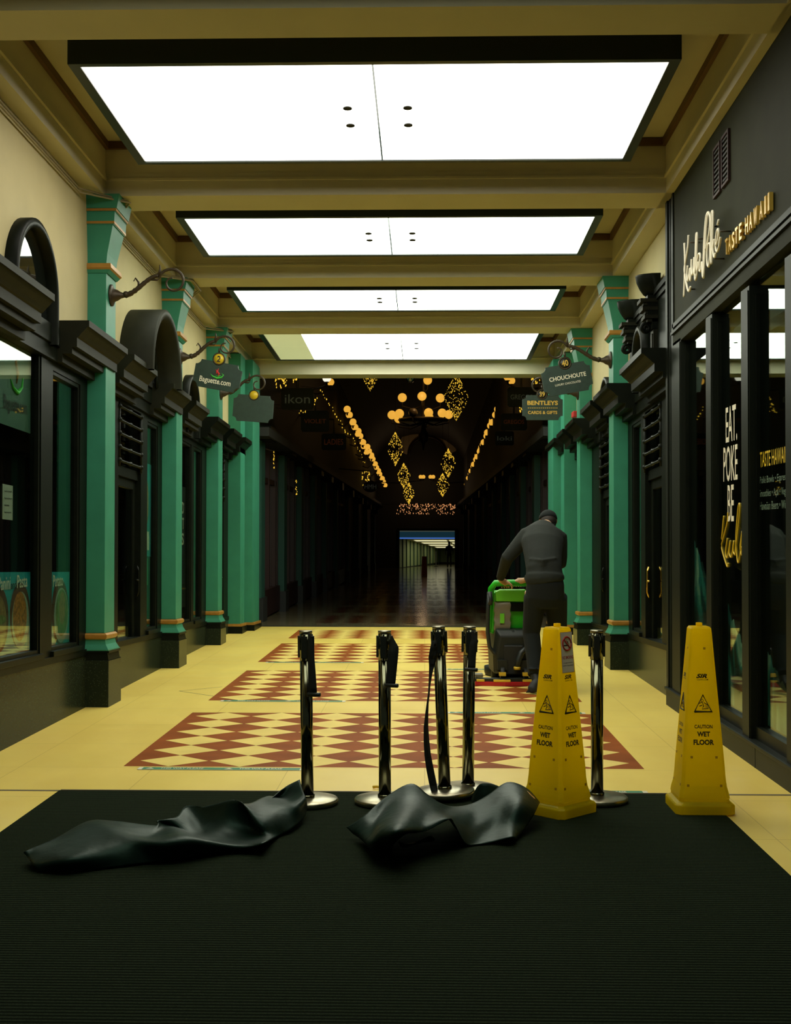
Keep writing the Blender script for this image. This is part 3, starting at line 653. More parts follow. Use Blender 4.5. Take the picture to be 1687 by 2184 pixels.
# green tape strips beside the tile panels
def tape(p0, p1, lab, words):
    a, b = F(*p0), F(*p1); d = b - a; L = d.length; d.normalize(); y = (a.y + b.y) / 2; h = .035; a = Vector((a.x, y, 0)); b = Vector((b.x, y, 0))
    t = thing('floor_tape', lab, 'floor tape', ((a.x + b.x) / 2, y, 0), 'green THIS WAY PLEASE floor strips')
    m = MB(); m.box((a.x - .03, y - h - .006, .0022), (b.x + .03, y + h + .006, .0032)); m.build('tape_edge', M['white'], t)
    m = MB(); m.box((a.x, y - h, .0032), (b.x, y + h, .0042)); m.build('strip', M['tape'], t)
    m = MB(); k = max(1, round(L / .5)); s = L / k
    for i in range(k):
        add_text(m, 'THIS WAY PLEASE', (a.x + (i + .5) * s, y, .0042), (1, 0, 0), (0, 1, 0), s * .55, h * 1.15, .001, .01)
        cx = a.x + i * s + .05; m.quad((cx - .03, y - .02, .0052), (cx + .03, y - .02, .0052), (cx, y + .02, .0052))
    m.build('lettering', M['white'], t)
tape((304, 1640), (640, 1641), 'green floor tape in front of the closest diamond tile panel', 1)
tape((477, 1495.5), (730, 1496), 'green floor tape in front of the second diamond tile panel, on the Baguette side', 1)
tape((572, 1413), (770, 1413.5), 'green floor tape in front of the third diamond tile panel', 1)
tape((960, 1521), (1240, 1521), 'green floor tape behind the closest diamond tile panel', 1)
tape((1215, 1690), (1371, 1691), 'green floor tape along the mat edge behind the yellow cone with the sticker', 1)
tape((955, 1428), (1050, 1428), 'green floor tape behind the second diamond tile panel, by the scrubber', 1)
p = F(804, 1683); m = MB(); m.tube([(p.x - .025, p.y, .012), (p.x, p.y + .01, .014), (p.x + .025, p.y, .01)], .009, 6); tag(m.build('paper_scrap', M['y_clip']), 'tiny yellow scrap on the cream floor beside a steel post', 'scrap')
# ---- queue posts
def post(px, py, lab, top_dx=0.0, strap=None, h=1.0, name='queue_post'):
    """px,py = pixel of the foot centre; top_dx leans the post sideways"""
    o = F(px, py); X, Y = o.x, o.y
    t = thing(name, lab, 'barrier post', (X, Y, 0), 'steel queue barrier posts')
    def L(z): return X + top_dx * z
    zb = .012 if top_dx == 0 else .022
    m = MB(); m.lathe((X, Y, 0), [(.165, .008), (.172, .012), (.176, .018), (.176, .034), (.170, .041), (.06, .047), (.01, .048)], 48); ob = m.build('base', M['steel_base'], t)
    r_ = .0355; z0, z1 = .044, h
    m = MB(); m.tube([(L(z0), Y, z0), (L(z1 - .17), Y, z1 - .17)], r_, 32); m.build('pole', M['steel'], t)
    m = MB(); m.tube([(L(.044), Y, .044), (L(.06), Y, .06)], .042, 24); m.build('collar', M['steel'], t)
    m = MB(); m.tube([(L(z1 - .17), Y, z1 - .17), (L(z1 - .012), Y, z1 - .012)], r_ * 1.02, 32); m.build('head', M['steel'], t)
    m = MB(); m.tube([(L(z1 - .014), Y, z1 - .014), (L(z1), Y, z1)], r_ * 1.06, 32); m.build('top_cap', M['steel_base'], t)
    for a in (150, 20, 262):
        ca, sa = math.cos(R(a)), math.sin(R(a)); m = MB(); x = L(z1 - .08) + ca * r_; y = Y + sa * r_
        wv = Vector((-sa, ca, 0)) * .017; nv = Vector((ca, sa, 0))
        P = [Vector((x, y, 0)) + wv - nv * .006, Vector((x, y, 0)) + wv + nv * .011, Vector((x, y, 0)) - wv + nv * .011, Vector((x, y, 0)) - wv - nv * .006]
        m.rings([[q + Vector((top_dx * (z - z1 + .08), 0, z)) for q in P] for z in (z1 - .155, z1 - .03)]); 
        m.box((x - .006, y - .006, z1 - .17), (x + .006, y + .006, z1 - .02)); m.build('belt_slot', M['blackplastic'], t, bevel=.002)
    return t, X, Y, L
def ribbon(m, pts, wd, th=.0016):
    """pts: centre points, wd: width vectors"""
    rs = []
    for p, w_ in zip(pts, wd):
        p = Vector(p); w_ = Vector(w_); n_ = Vector((w_.y, -w_.x, 0)); 
        n_ = n_.normalized() * th if n_.length > 1e-6 else Vector((0, th, 0))
        rs.append([p - w_ - n_, p + w_ - n_, p + w_ + n_, p - w_ + n_])
    m.sm = False; m.rings(rs); return m
def hang(t, X, Y, z1, pix, endz, L):
    """short belt hanging from the head with a bar at its end; pix = [(px left, px right, py)]"""
    m = MB(); cs = []; ws = []
    for (a, b, y) in pix:
        A, B = W(a, y, Y - .06), W(b, y, Y - .075); cs.append((A + B) / 2); ws.append((B - A) / 2)
    # finer
    c2 = []; w2 = []
    for i in range(len(cs) - 1):
        for k in range(6):
            u = k / 6; c2.append(cs[i].lerp(cs[i + 1], u)); w2.append(ws[i].lerp(ws[i + 1], u))
    c2.append(cs[-1]); w2.append(ws[-1])
    ribbon(m, c2, w2); m.build('belt', M['belt'], t, smooth=True)
    (x0, x1, y) = endz; A, B = W(x0, y, Y - .06), W(x1, y + 1, Y - .09)
    m = MB(); d = (B - A); m.tube([A, A + d * .03, A + d * .97, B], [.010, .012, .012, .010], 12); m.build('belt_end_bar', M['blackplastic'], t)
t, X, Y, L = post(656, 1717, 'steel queue post standing against the crumpled rubber sheet, its belt end hanging short', -.013)
hang(t, X, Y, 1, [(657, 661, 1350), (656, 668, 1380), (657, 672, 1420), (657, 676, 1477)], (656, 683, 1481), L)
t, X, Y, L = post(821, 1716, 'steel queue post with a wide folded belt hanging beside its head, second in the row', -.004)
hang(t, X, Y, 1, [(833, 836, 1356), (830, 850, 1380), (827, 850, 1390), (826, 846, 1430), (824, 843, 1459)], (822, 849, 1461.5), L)
t, X, Y, L = post(949, 1703, 'leaning steel queue post with a long loose belt looping down beside it', 0.0)
lean = Matrix.Rotation(R(-2.2), 4, 'Y'); t.rotation_euler = lean.to_euler(); t.location.z += .014
m = MB(); C0 = [(929, 1366, 8), (926, 1385, 9), (923, 1402, 9), (921, 1418, 6), (918, 1440, 3), (916, 1460, 1.6), (914.5, 1480, 1.5), (912, 1500, 2.0), (910, 1525, 3.2), (908.5, 1550, 4.5), (909.5, 1580, 5.5), (912, 1610, 6.5), (917, 1640, 7.5), (923, 1670, 8), (930, 1705, 7)]
cs = []; ws = []
for i, (x, y, h_) in enumerate(C0):
    A, B = W(x - h_, y, Y - .07), W(x + h_, y, Y - .055); cs.append((A + B) / 2); ws.append((B - A) / 2 + Vector((0, .02 * math.cos(i * .6), 0)))
ribbon(m, cs, ws); o = m.build('belt', M['belt'], t, smooth=True); o.data.transform(Matrix.Translation((0, 0, -.014))); o.data.transform(lean.inverted())
t, X, Y, L = post(998, 1691, 'steel queue post farther back on the cream floor edge with a folded belt and bar', .010, h=1.0)
hang(t, X, Y, 1, [(1006, 1010, 1345), (1004, 1020, 1367), (1001, 1018, 1375), (999, 1015, 1400), (997, 1014, 1424)], (992, 1018, 1428), L)
t, X, Y, L = post(1273.5, 1712, 'steel queue post without a hanging belt, between the two yellow cones', 0.0)
# ---- wet floor cones
PROF = [(0, .165), (.048, .165), (.056, .158), (.058, .150), (.066, .139), (.078, .137), (.085, .141), (.11, .137), (.15, .127), (.20, .1215), (.26, .118), (1.018, .058), (1.03, .050)]
def cone_half(z):
    for (a, ra), (b, rb) in zip(PROF[:-1], PROF[1:]):
        if a <= z <= b: return ra + (rb - ra) * (z - a) / (b - a)
    return .05
def wet_cone(px, py, D, rz, lab, faces, sc=1.0, sticker=False):
    o = W(px, py, D); X, Y = o.x, D
    t = thing('wet_floor_cone', lab, 'safety cone', (X, Y, .008), 'yellow wet floor cones', R(rz))
    def sq(h, z, c=.14):
        c_ = h * c; P = [(h, -h + c_), (h, h - c_), (h - c_, h), (-h + c_, h), (-h, h - c_), (-h, -h + c_), (-h + c_, -h), (h - c_, -h)]
        return [(x * sc, y * sc, z * sc) for x, y in P]
    m = MB(); m.rings([sq(h, z, .16) for z, h in PROF[:5]]); m.build('foot', M['yellow'], t, local=True, bevel=.004)
    m = MB(); m.rings([sq(h, z) for z, h in PROF[4:]]); m.build('body', M['yellow'], t, local=True, bevel=.003)
    m = MB(); m.box((-.016 * sc, -.014 * sc, 1.028 * sc), (.016 * sc, .014 * sc, 1.050 * sc)); m.build('top_lug', M['yellow'], t, local=True, bevel=.003)
    for k in range(4):
        a = math.pi / 2 * k; n = Vector((math.sin(a), -math.cos(a), 0)); ux = Vector((math.cos(a), math.sin(a), 0))
        sl = (.118 - .058) / (1.018 - .26); up = (Vector((0, 0, 1)) - n * sl).normalized()
        P = lambda z, x=0, e=.0012: (n * (cone_half(z) + e) + ux * x + Vector((0, 0, z))) * sc
        if k in faces:
            m = MB()
            add_text(m, 'CAUTION', P(.478), ux, up, .100 * sc, .021 * sc, .0004, .028)
            add_text(m, 'WET', P(.437), ux, up, .072 * sc, .028 * sc, .0004, .045)
            add_text(m, 'FLOOR', P(.392), ux, up, .114 * sc, .030 * sc, .0004, .045)
            m.build('lettering', M['ink'], t, local=True)
            m = MB(); i0 = len(m.v); add_text(m, 'SIR', P(.757), ux, up, .062 * sc, .024 * sc, .0004, .045)
            for j in range(i0, len(m.v)):      # slanted heavy letters
                v = Vector(m.v[j]); hgt = (v - P(.757)).dot(up); m.v[j] = tuple(v + ux * hgt * .45)
            add_text(m, 'CLEAN.COM', P(.737), ux, up, .062 * sc, .0085 * sc, .0004, .01)
            m.build('maker_mark', M['ink'], t, local=True)
            m = MB(); zc = .60; tri = [(-.048, -.040), (.048, -.040), (0, .052)]
            def TP(x, z): return P(zc, 0) + ux * x * sc + up * z * sc
            m.tube([TP(*q) for q in (tri[0], tri[1], tri[2], tri[0], tri[1])], .0062 * sc, 6, flat=.5)
            for q in (((-.026, .004), (-.004, .012), (.004, -.012)), ((.004, .010), (.030, -.004)), ((.002, -.010), (-.006, -.026), (.030, -.022)), ((-.004, -.004), (-.020, -.010))): m.tube([TP(*w_) for w_ in q], .0024 * sc, 5)
            m.tube([TP(-.004 + .007 * math.cos(a_), .021 + .007 * math.sin(a_)) for a_ in [i * .7 for i in range(11)]], .0014 * sc, 5)
            for dz in (-.004, -.010, -.016): m.tube([TP(.012, dz), TP(.034, dz - .002)], .0012 * sc, 4)
            m.build('warning_triangle', M['ink'], t, local=True)
        m = MB()
        for z, w_ in ((.31, .6), (.155, .72), (.91, .35)):
            for sx in ((-1, 1) if z < .9 else (1,)):
                c = P(z, sx * cone_half(z) * w_ * (1 if z < .9 else .6), .0); e = .0065
                m.prism([c + ux * e + up * e, c - ux * e + up * e, c - ux * e - up * e, c + ux * e - up * e], n * .0022)
        m.build('moulded_dimples', M['dimple'], t, local=True)
        if sticker and k == sticker - 1:
            m = MB(); zc, hw, hh = .892, .0515, .112; q = P(zc, .002, .0016)
            def Q(x, z, e=0): return q + ux * x + up * z + n * e
            m.prism([Q(-hw - .001, -hh - .001), Q(hw + .001, -hh - .001), Q(hw + .001, hh + .001), Q(-hw - .001, hh + .001)], n * .0006); st = m.build('notice', M['sticker_edge'], t, local=True)
            PLOC[st.name] = Vector((0, 0, 0))
            m = MB(); m.prism([Q(-hw + .002, -hh + .002, .0006), Q(hw - .002, -hh + .002, .0006), Q(hw - .002, hh - .002, .0006), Q(-hw + .002, hh - .002, .0006)], n * .0006); m.build('notice_face', M['sticker'], st, local=True)
            m = MB(); rr = .037; c0 = (0.0, .048)
            m.tube([Q(c0[0] + rr * math.cos(a_), c0[1] + rr * math.sin(a_), .0016) for a_ in [2 * math.pi * i / 32 for i in range(33)]], .0044, 6, flat=1)
            m.tube([Q(c0[0] - rr * .72, c0[1] + rr * .72, .0018), Q(c0[0] + rr * .72, c0[1] - rr * .72, .0018)], .0038, 6)
            add_text(m, 'NO SMOKING', Q(.001, -.028, .0014), ux, up, .094, .018, .0004, .012); m.build('notice_red', M['red'], st, local=True)
            m = MB(); add_text(m, 'It is against the law to', Q(0, -.058, .0014), ux, up, .080, .009, .0004, .012); add_text(m, 'smoke in these premises', Q(0, -.073, .0014), ux, up, .088, .009, .0004, .012)
            m.prism([Q(-.026, .042, .0012), Q(.020, .042, .0012), Q(.020, .035, .0012), Q(-.026, .035, .0012)], n * .0006)
            m.tube([Q(-.002 + .014 * math.sin(a_ * 1.0), .050 + .0042 * a_, .0016) for a_ in [i * .45 for i in range(9)]], .0014, 5); m.tube([Q(.010 + .010 * math.cos(a_ * 1.3), .046 + .003 * a_, .0016) for a_ in [i * .45 for i in range(8)]], .0012, 5)
            m.build('notice_black', M['ink'], st, local=True)
    return t
M['dimple'] = mat('ochre mould marks', (.52, .30, .01), .5)
wet_cone(1188.5, 1700, 6.87, 45, 'yellow wet floor cone with a no smoking sticker, set corner-on beside a steel post', (0, 1, 3), 1.0, sticker=2 + 2 - 3)
wet_cone(1492, 1700, 6.955, 0, 'yellow wet floor cone without a sticker, standing alone at the corner of the mat', (0, 3), 1.0)
# ---- crumpled rubber sheets
def sheet(name, lab, rows, grp, th=.005):
    """rows: along the length; each row = list of (px, py, height) where (px,py) is the image point of the sheet at that height"""
    t = thing(name, lab, 'rubber sheet', F(*rows[len(rows) // 2][0][:2]) * 1.0, grp)
    G = []
    for r_ in rows: G.append([F(x, y, h) for x, y, h in r_])
    def cr(p0, p1, p2, p3, u): return .5 * ((2 * p1) + (p2 - p0) * u + (2 * p0 - 5 * p1 + 4 * p2 - p3) * u * u + (3 * p1 - p0 - 3 * p2 + p3) * u ** 3)
    def res(P, k):
        o = []
        for i in range(len(P) - 1):
            p0, p1, p2, p3 = P[max(i - 1, 0)], P[i], P[i + 1], P[min(i + 2, len(P) - 1)]
            for j in range(k): o.append(cr(p0, p1, p2, p3, j / k))
        o.append(P[-1]); return o
    A = [res(r_, 7) for r_ in G]; B = list(zip(*[res(list(c), 6) for c in zip(*A)]))
    m = MB(); nR, nC = len(B), len(B[0])
    for r_ in B:
        for p in r_: m.v.append((p.x, p.y, max(p.z, .012)))
    m.sm = True
    for i in range(nR - 1):
        for j in range(nC - 1): m._f((i * nC + j, i * nC + j + 1, (i + 1) * nC + j + 1, (i + 1) * nC + j))
    o = m.build('sheet', M['rubber'], t, smooth=True); s = o.modifiers.new('thick', 'SOLIDIFY'); s.thickness = th; s.offset = 1
    return t
# rows run from the far edge to the near edge of the sheet
S1 = [
 [(50, 1818, .07), (58, 1828, .05), (72, 1846, .035), (86, 1860, .012)],
 [(118, 1790, .08), (128, 1806, .085), (142, 1834, .075), (160, 1858, .014)],
 [(188, 1753, .11), (196, 1768, .125), (215, 1812, .09), (240, 1850, .014)],
 [(245, 1753, .11), (256, 1776, .12), (280, 1800, .10), (322, 1840, .016)],
 [(330, 1762, .08), (318, 1786, .075), (340, 1798, .11), (392, 1832, .018)],
 [(336, 1750, .10), (365, 1765, .06), (392, 1788, .12), (436, 1822, .02)],
 [(375, 1744, .09), (412, 1780, .03), (430, 1790, .09), (500, 1812, .03)],
 [(398, 1720, .10), (440, 1762, .04), (462, 1794, .03), (545, 1806, .05)],
 [(455, 1722, .12), (505, 1710, .17), (540, 1775, .03), (566, 1798, .07)],
 [(520, 1716, .13), (530, 1722, .15), (558, 1760, .09), (592, 1784, .02)],
 [(565, 1712, .11), (568, 1700, .10), (600, 1725, .11), (622, 1768, .03)],
 [(600, 1684, .12), (606, 1702, .08), (628, 1718, .12), (646, 1745, .04)],
 [(640, 1664, .16), (644, 1680, .15), (652, 1705, .12), (654, 1722, .05)],
]
sheet('rubber_sheet', 'long crumpled black rubber sheet lying across the mat up to the first steel post', S1, 'crumpled black rubber sheets')
S2 = [
 [(740, 1766, .06), (752, 1776, .05), (768, 1786, .03), (784, 1796, .02)],
 [(776, 1742, .12), (788, 1768, .10), (790, 1800, .10), (800, 1818, .015)],
 [(822, 1702, .17), (816, 1735, .13), (812, 1780, .16), (832, 1826, .015)],
 [(876, 1673, .22), (850, 1716, .17), (838, 1772, .20), (838, 1800, .10)],
 [(910, 1695, .18), (884, 1716, .18), (860, 1768, .20), (868, 1776, .16)],
 [(938, 1714, .14), (918, 1726, .16), (902, 1760, .16), (905, 1774, .14)],
 [(968, 1722, .10), (950, 1738, .13), (950, 1746, .17), (958, 1748, .17)],
 [(1005, 1716, .10), (990, 1738, .10), (972, 1765, .11), (968, 1758, .14)],
 [(1040, 1698, .13), (1024, 1735, .09), (1000, 1780, .05), (996, 1803, .018)],
 [(1082, 1670, .18), (1070, 1715, .13), (1050, 1765, .05), (1046, 1798, .018)],
 [(1122, 1682, .16), (1108, 1715, .15), (1092, 1760, .07), (1092, 1787, .05)],
 [(1150, 1712, .10), (1142, 1730, .10), (1122, 1762, .05), (1098, 1792, .015)],
]
t = sheet('rubber_sheet', 'heaped black rubber sheet folded over itself between the leaning post and the stickered cone', S2, 'crumpled black rubber sheets')
def extra(name, P, mt=M['rubber']):
    m = MB(); G = [[F(x, y, h) for x, y, h in r_] for r_ in P]; nC = len(G[0])
    for r_ in G:
        for p in r_: m.v.append(tuple(p - Vector((0, 0, 0))))
    m.sm = True
    for i in range(len(G) - 1):
        for j in range(nC - 1): m._f((i * nC + j, i * nC + j + 1, (i + 1) * nC + j + 1, (i + 1) * nC + j))
    o = m.build(name, mt, t, smooth=True); s = o.modifiers.new('sub', 'SUBSURF'); s.levels = s.render_levels = 2; s = o.modifiers.new('thick', 'SOLIDIFY'); s.thickness = .005; s.offset = 1
extra('folded_corner', [[(1022, 1668, .17), (1012, 1690, .11), (1002, 1712, .04)], [(1045, 1672, .16), (1035, 1700, .10), (1025, 1722, .04)], [(1072, 1678, .13), (1060, 1700, .09), (1050, 1722, .03)]])
extra('inner_fold', [[(848, 1790, .07), (850, 1800, .04), (858, 1812, .02)], [(868, 1806, .02), (878, 1800, .05), (890, 1796, .06)], [(920, 1780, .09), (926, 1788, .06), (930, 1796, .03)]])
extra('yellow_label', [[(1122, 1686, .158), (1126, 1692, .152)], [(1132, 1696, .142), (1135, 1701, .136)], [(1140, 1702, .13), (1143, 1708, .122)]], M['gold'])

# ================================================================== HANGING SIGNS AND IRON BRACKETS
def bracket(side, xw, D, tipx, tipy, rx, ry, lab):
    """iron arm from a rosette on the pilaster face out to a scroll"""
    o = W(rx, ry, D); o.x = xw + side * .17; tip = W(tipx, tipy, D)
    t = thing('sign_bracket', lab, 'bracket', o, 'curling iron brackets on the pilasters')
    m = MB(); m.lathe(o, [(.10, 0), (.10, side * .012), (.085, side * .02), (.06, side * .03), (.05, side * .06), (.03, side * .09), (.02, side * .13)], 20, 'X'); m.build('rosette', M['iron'], t)
    a = o + Vector((side * .12, 0, 0)); d = tip - a
    pts = []
    for i in range(20):
        u = i / 19; pts.append(a + Vector((d.x * u, 0, d.z * (3 * u * u - 2 * u ** 3) + .0)))
    m = MB(); m.tube(pts, [.018 + .012 * abs(math.sin(i * 1.3)) * (1 - i / 19) for i in range(20)], 8); m.ball(a + d * .05, .03, 10); m.build('arm', M['iron'], t)
    m = MB(); q = pts[8]; m.tube([q, q + Vector((0, 0, .05)), q + Vector((side * -.03, 0, .09)), q + Vector((side * -.045, 0, .06))], [.012, .01, .008, .005], 6)
    q = pts[14]; m.tube([q, q + Vector((side * .07, 0, -.01)), q + Vector((side * .10, 0, .02))], [.014, .009, .004], 6)
    m.tube([tip, tip + Vector((side * .015, 0, .06)), tip + Vector((side * .01, 0, .10))], [.016, .01, .004], 6); m.build('leaf', M['iron'], t)
    m = MB(); c = tip + Vector((side * .13, 0, -.06)); sp = []
    for i in range(26):
        th = i * .30; rr = .135 * (1 - i / 34); sp.append(c + Vector((side * -rr * math.cos(th + .35), 0, rr * math.sin(th + .35))))
    m.tube(sp, [.015 - .0003 * i for i in range(26)], 8); m.build('scroll', M['iron'], t)
    return t, c
def sign_board(corners, D, disc, dr, discmat, lab, num, numcol, group='hanging shop signs', notch=.06, yaw=0):
    """corners: pixels TL, TR, BR, BL of the board in the plane y = D"""
    TL, TR, BR, BL = [W(x, y, D) for x, y in corners]
    ux = (TR - TL).normalized(); uz = (TL - BL).normalized(); uz = (uz - ux * uz.dot(ux)).normalized(); c = (TL + TR + BR + BL) / 4
    w_, h_ = ((TR - TL).length + (BR - BL).length) / 4, ((TL - BL).length + (TR - BR).length) / 4
    t = thing('hanging_sign', lab, 'shop sign', c, group)
    P = []
    for (sx, sy, a0) in ((1, 1, 270), (-1, 1, 0), (-1, -1, 90), (1, -1, 180)):
        cx, cy = sx * w_, sy * h_; s_ = [a0 - 0, a0 - 45, a0 - 90]
        for k in range(7):
            a = R(a0 - 90 * k / 6); P.append((cx + notch * math.cos(a), cy + notch * math.sin(a)))
    nrm = ux.cross(uz) * -1
    f = lambda x, y, e: c + ux * x + uz * y + Vector((0, -1, 0)) * e
    m = MB(); m.rings([[f(x, y, -.018) for x, y in P], [f(x, y, .018) for x, y in P]]); m.build('board', M['green_sign'], t)
    dc = W(*disc, D)
    m = MB(); m.lathe(dc, [(dr, -.016), (dr, .022), (dr * .82, .026), (dr * .80, .020)], 24, 'Y'); m.build('number_rim', M['iron'], t)
    m = MB(); m.lathe(dc, [(dr * .8, .018), (dr * .79, .0225)], 24, 'Y'); m.build('number_disc', discmat, t)
    m = MB(); m.tube([dc + Vector((0, 0, dr)), dc + Vector((0, 0, dr + .05))], .012, 8); m.build('hanger', M['iron'], t)
    if num: m = MB(); add_text(m, num, dc + Vector((0, -.024, 0)), ux, uz, dr * (.55 if len(num) == 1 else 1.0), dr * .95, .002, .02); m.build('number', numcol, t)
    return t, c, ux, uz, w_, h_, f
bracket(1, XL, 11.05, 338, 588, 235, 630, 'iron bracket without a sign, on the pilaster before the arched hood')
t, cc = bracket(1, XL, 14.18, 458, 728, 383, 761, 'iron bracket carrying the Baguette board')
bracket(1, XL, 17.05, 530, 810, 470, 838, 'iron bracket carrying the blank board')
bracket(-1, XR, 14.18, 1212, 738, 1296, 768, 'iron bracket carrying the number 40 board')
bracket(-1, XR, 17.2, 1170, 815, 1236, 838, 'iron bracket carrying the number 39 board')
t, c, ux, uz, w_, h_, f = sign_board([(420, 764), (519, 782), (508, 840), (410, 821)], 14.18, (467.5, 766), .075, M['scroll_yellow'], 'dark green hanging board reading Baguette.com with a red steam and green swirl logo', '2', M['disc_black'])
m = MB(); add_text(m, 'Baguette.com', f(-.015, -.075, .018), ux, uz, .37, .085, .002, .012); m.build('lettering', M['sign_white'], t)
m = MB(); m.tube([f(.005, -.005, .021), f(.015, .025, .021), f(-.01, .05, .021), f(.0, .085, .021)], [.005, .012, .009, .002], 8, flat=.4); m.tube([f(-.02, .015, .021), f(-.012, .04, .021), f(-.03, .07, .021)], [.003, .009, .002], 8, flat=.4); m.build('logo_steam', M['red'], t)
m = MB(); m.tube([f(-.085, .008, .021), f(-.05, -.018, .021), f(0, -.028, .021), f(.05, -.012, .021), f(.07, .02, .021), f(.045, .035, .021)], [.002, .008, .011, .009, .006, .002], 8, flat=.4)
m.tube([f(-.03, .0, .021), f(.01, -.006, .021), f(.04, .01, .021)], [.002, .005, .002], 8, flat=.4); m.build('logo_swirl', M['redgreen'], t)
t, c, ux, uz, w_, h_, f = sign_board([(498, 840), (584, 846), (582, 902), (497, 897)], 17.05, (542, 843), .075, M['scroll_yellow'], 'blank dark green hanging board with a gold number disc', '', M['disc_black'])
t, c, ux, uz, w_, h_, f = sign_board([(1156, 786), (1258, 768), (1264, 832), (1158, 846)], 14.18, (1204.5, 775), .075, M['disc_black'], 'dark green hanging board reading ChouChoute luxury chocolates, number 40', '40', M['sign_gold'])
m = MB(); add_text(m, 'CHOUCHOUTE', f(.01, .02, .018), ux, uz, .43, .05, .002, .018); add_text(m, 'LUXURY CHOCOLATES', f(.0, -.055, .018), ux, uz, .30, .024, .002, .006); m.build('lettering', M['sign_white'], t)
t, c, ux, uz, w_, h_, f = sign_board([(1114, 843), (1200, 843), (1200, 896), (1114, 896)], 17.2, (1156, 841), .075, M['disc_black'], 'dark green hanging board reading Bentleys cards and gifts, number 39', '39', M['sign_gold'])
m = MB(); add_text(m, 'BENTLEYS', f(0, .065, .018), ux, uz, .43, .062, .002, .03); add_text(m, 'CARDS & GIFTS', f(.0, -.07, .018), ux, uz, .41, .045, .002, .02)
for i in range(16): x = -.20 + i * .0267; m.box(f(x - .006, -.012, .018), f(x + .006, 0.0, .022))
m.build('lettering', M['sign_gold'], t)
# cable along the top of the wall
m = MB(); P = []
for y in [6.5 + i * .5 for i in range(28)]:
    base = Vector((XL + .025, y, 4.55 + fall(y)))
    P.append(base)
Q = []
for p in P:
    for pc in (11.05, 14.18, 17.05):
        if abs(p.y - pc) < .35: p = Vector((XL + .335, p.y, 4.58 + fall(p.y)))
    Q.append(p)
m.tube(Q, .011, 6); m.tube([p + Vector((.008, 0, -.035)) if p.x < XL + .1 else p + Vector((.02, 0, -.01)) for p in Q], .009, 6); tag(m.build('ceiling_cable', M['cable']), 'cream cables running under the ceiling edge and over the pilaster tops', 'cable')
p = W(1213, 884, 18.2); t = thing('alarm_box', 'small red alarm box high on the cream wall beside the number 39 board', 'alarm', (XR, 18.2, p.z))
m = MB(); m.box((XR - .13, 18.1, p.z - .045), (XR, 18.35, p.z + .045)); m.build('case', M['red_case'], t, bevel=.01)
m = MB(); m.tube([(XR - .02, 18.4, p.z + .04), (XR - .02, 18.42, p.z - .12)], .006, 6); m.tube([(XR - .02, 18.05, p.z + .02), (XR - .02, 18.0, p.z - .16)], .006, 6); m.build('wire', M['cable'], t)

# ================================================================== POSTERS AND LETTERING IN THE SHOP WINDOWS
xg = XL - .055
def wallplane(mb, pts, mt): pass
def poster(name, y0, y1, z0, z1, x, mt, lab, cat='poster', grp=None):
    t = thing(name, lab, cat, (x, (y0 + y1) / 2, z0), grp); m = MB(); m.box((x - .004, y0, z0), (x, y1, z1)); m.build('print_sheet', mt, t, slope=True); return t
def disc(m, x, cy, cz, ry, rz, n=28): i = len(m.v); m.v += [(x, cy + ry * math.cos(2 * math.pi * k / n), cz + rz * math.sin(2 * math.pi * k / n)) for k in range(n)]; m._f(range(i, i + n))
t = poster('food_poster', 8.72, 9.54, .60, 1.21, xg - .012, M['cyan'], 'cyan window poster reading Panini and Pasta with a sandwich and a bowl of pasta', grp='food posters low in the windows')
m = MB(); disc(m, xg - .0105, 9.30, .88, .235, .25); m.build('plate_picture', M['wood_b'], t, slope=True); m = MB(); disc(m, xg - .0095, 9.31, .84, .20, .22); m.build('plate_rim', M['plate'], t, slope=True)
m = MB(); disc(m, xg - .0088, 9.29, .87, .16, .19); m.build('pasta_picture', M['food_o'], t, slope=True)
m = MB(); disc(m, xg - .0105, 8.84, .86, .20, .24); m.build('sandwich_plate', M['wood_b'], t, slope=True); m = MB(); disc(m, xg - .0095, 8.82, .84, .17, .20); m.build('sandwich_picture', M['food_b'], t, slope=True); m = MB(); disc(m, xg - .0088, 8.86, .86, .12, .035); m.build('filling_picture', M['food_g'], t, slope=True)
m = MB(); dn = (0, 1, 0); add_text(m, 'Panini', (xg - .006, 8.93, 1.13 + fall(9)), dn, (0, 0, 1), .26, .10, .001, .01); add_text(m, 'Pasta', (xg - .006, 9.33, 1.13 + fall(9)), dn, (0, 0, 1), .24, .10, .001, .01); m.build('lettering', M['white'], t)
m = MB(); add_text(m, 'and', (xg - .006, 9.13, 1.11 + fall(9)), dn, (0, 0, 1), .12, .06, .001, .01); m.build('small_lettering', M['ink'], t)
t = poster('food_poster', 9.92, 10.60, .60, 1.21, xg - .012, M['cyan'], 'cyan window poster reading Jacket Potato, next to the teal pilaster', grp='food posters low in the windows')
m = MB(); disc(m, xg - .0105, 10.33, .87, .24, .28); m.build('plate_picture', M['wood_b'], t, slope=True); m = MB(); disc(m, xg - .0095, 10.36, .84, .205, .235); m.build('plate_rim', M['plate'], t, slope=True)
m = MB(); disc(m, xg - .0088, 10.37, .86, .17, .20); m.build('salad_picture', M['food_g'], t, slope=True); m = MB(); disc(m, xg - .008, 10.38, .90, .09, .14); m.build('potato_picture', M['food_b'], t, slope=True)
m = MB(); add_text(m, 'Potato', (xg - .006, 10.25, 1.13 + fall(10)), dn, (0, 0, 1), .28, .10, .001, .01); m.build('lettering', M['white'], t)
m = MB(); add_text(m, 'Jacket', (xg - .006, 10.0, 1.11 + fall(10)), dn, (0, 0, 1), .17, .08, .001, .01); m.build('small_lettering', M['ink'], t)
t = poster('window_notice', 8.90, 9.12, 1.60, 1.86, xg - .012, M['paper'], 'small white paper notice with handwriting taped inside the first window', 'notice')
m = MB()
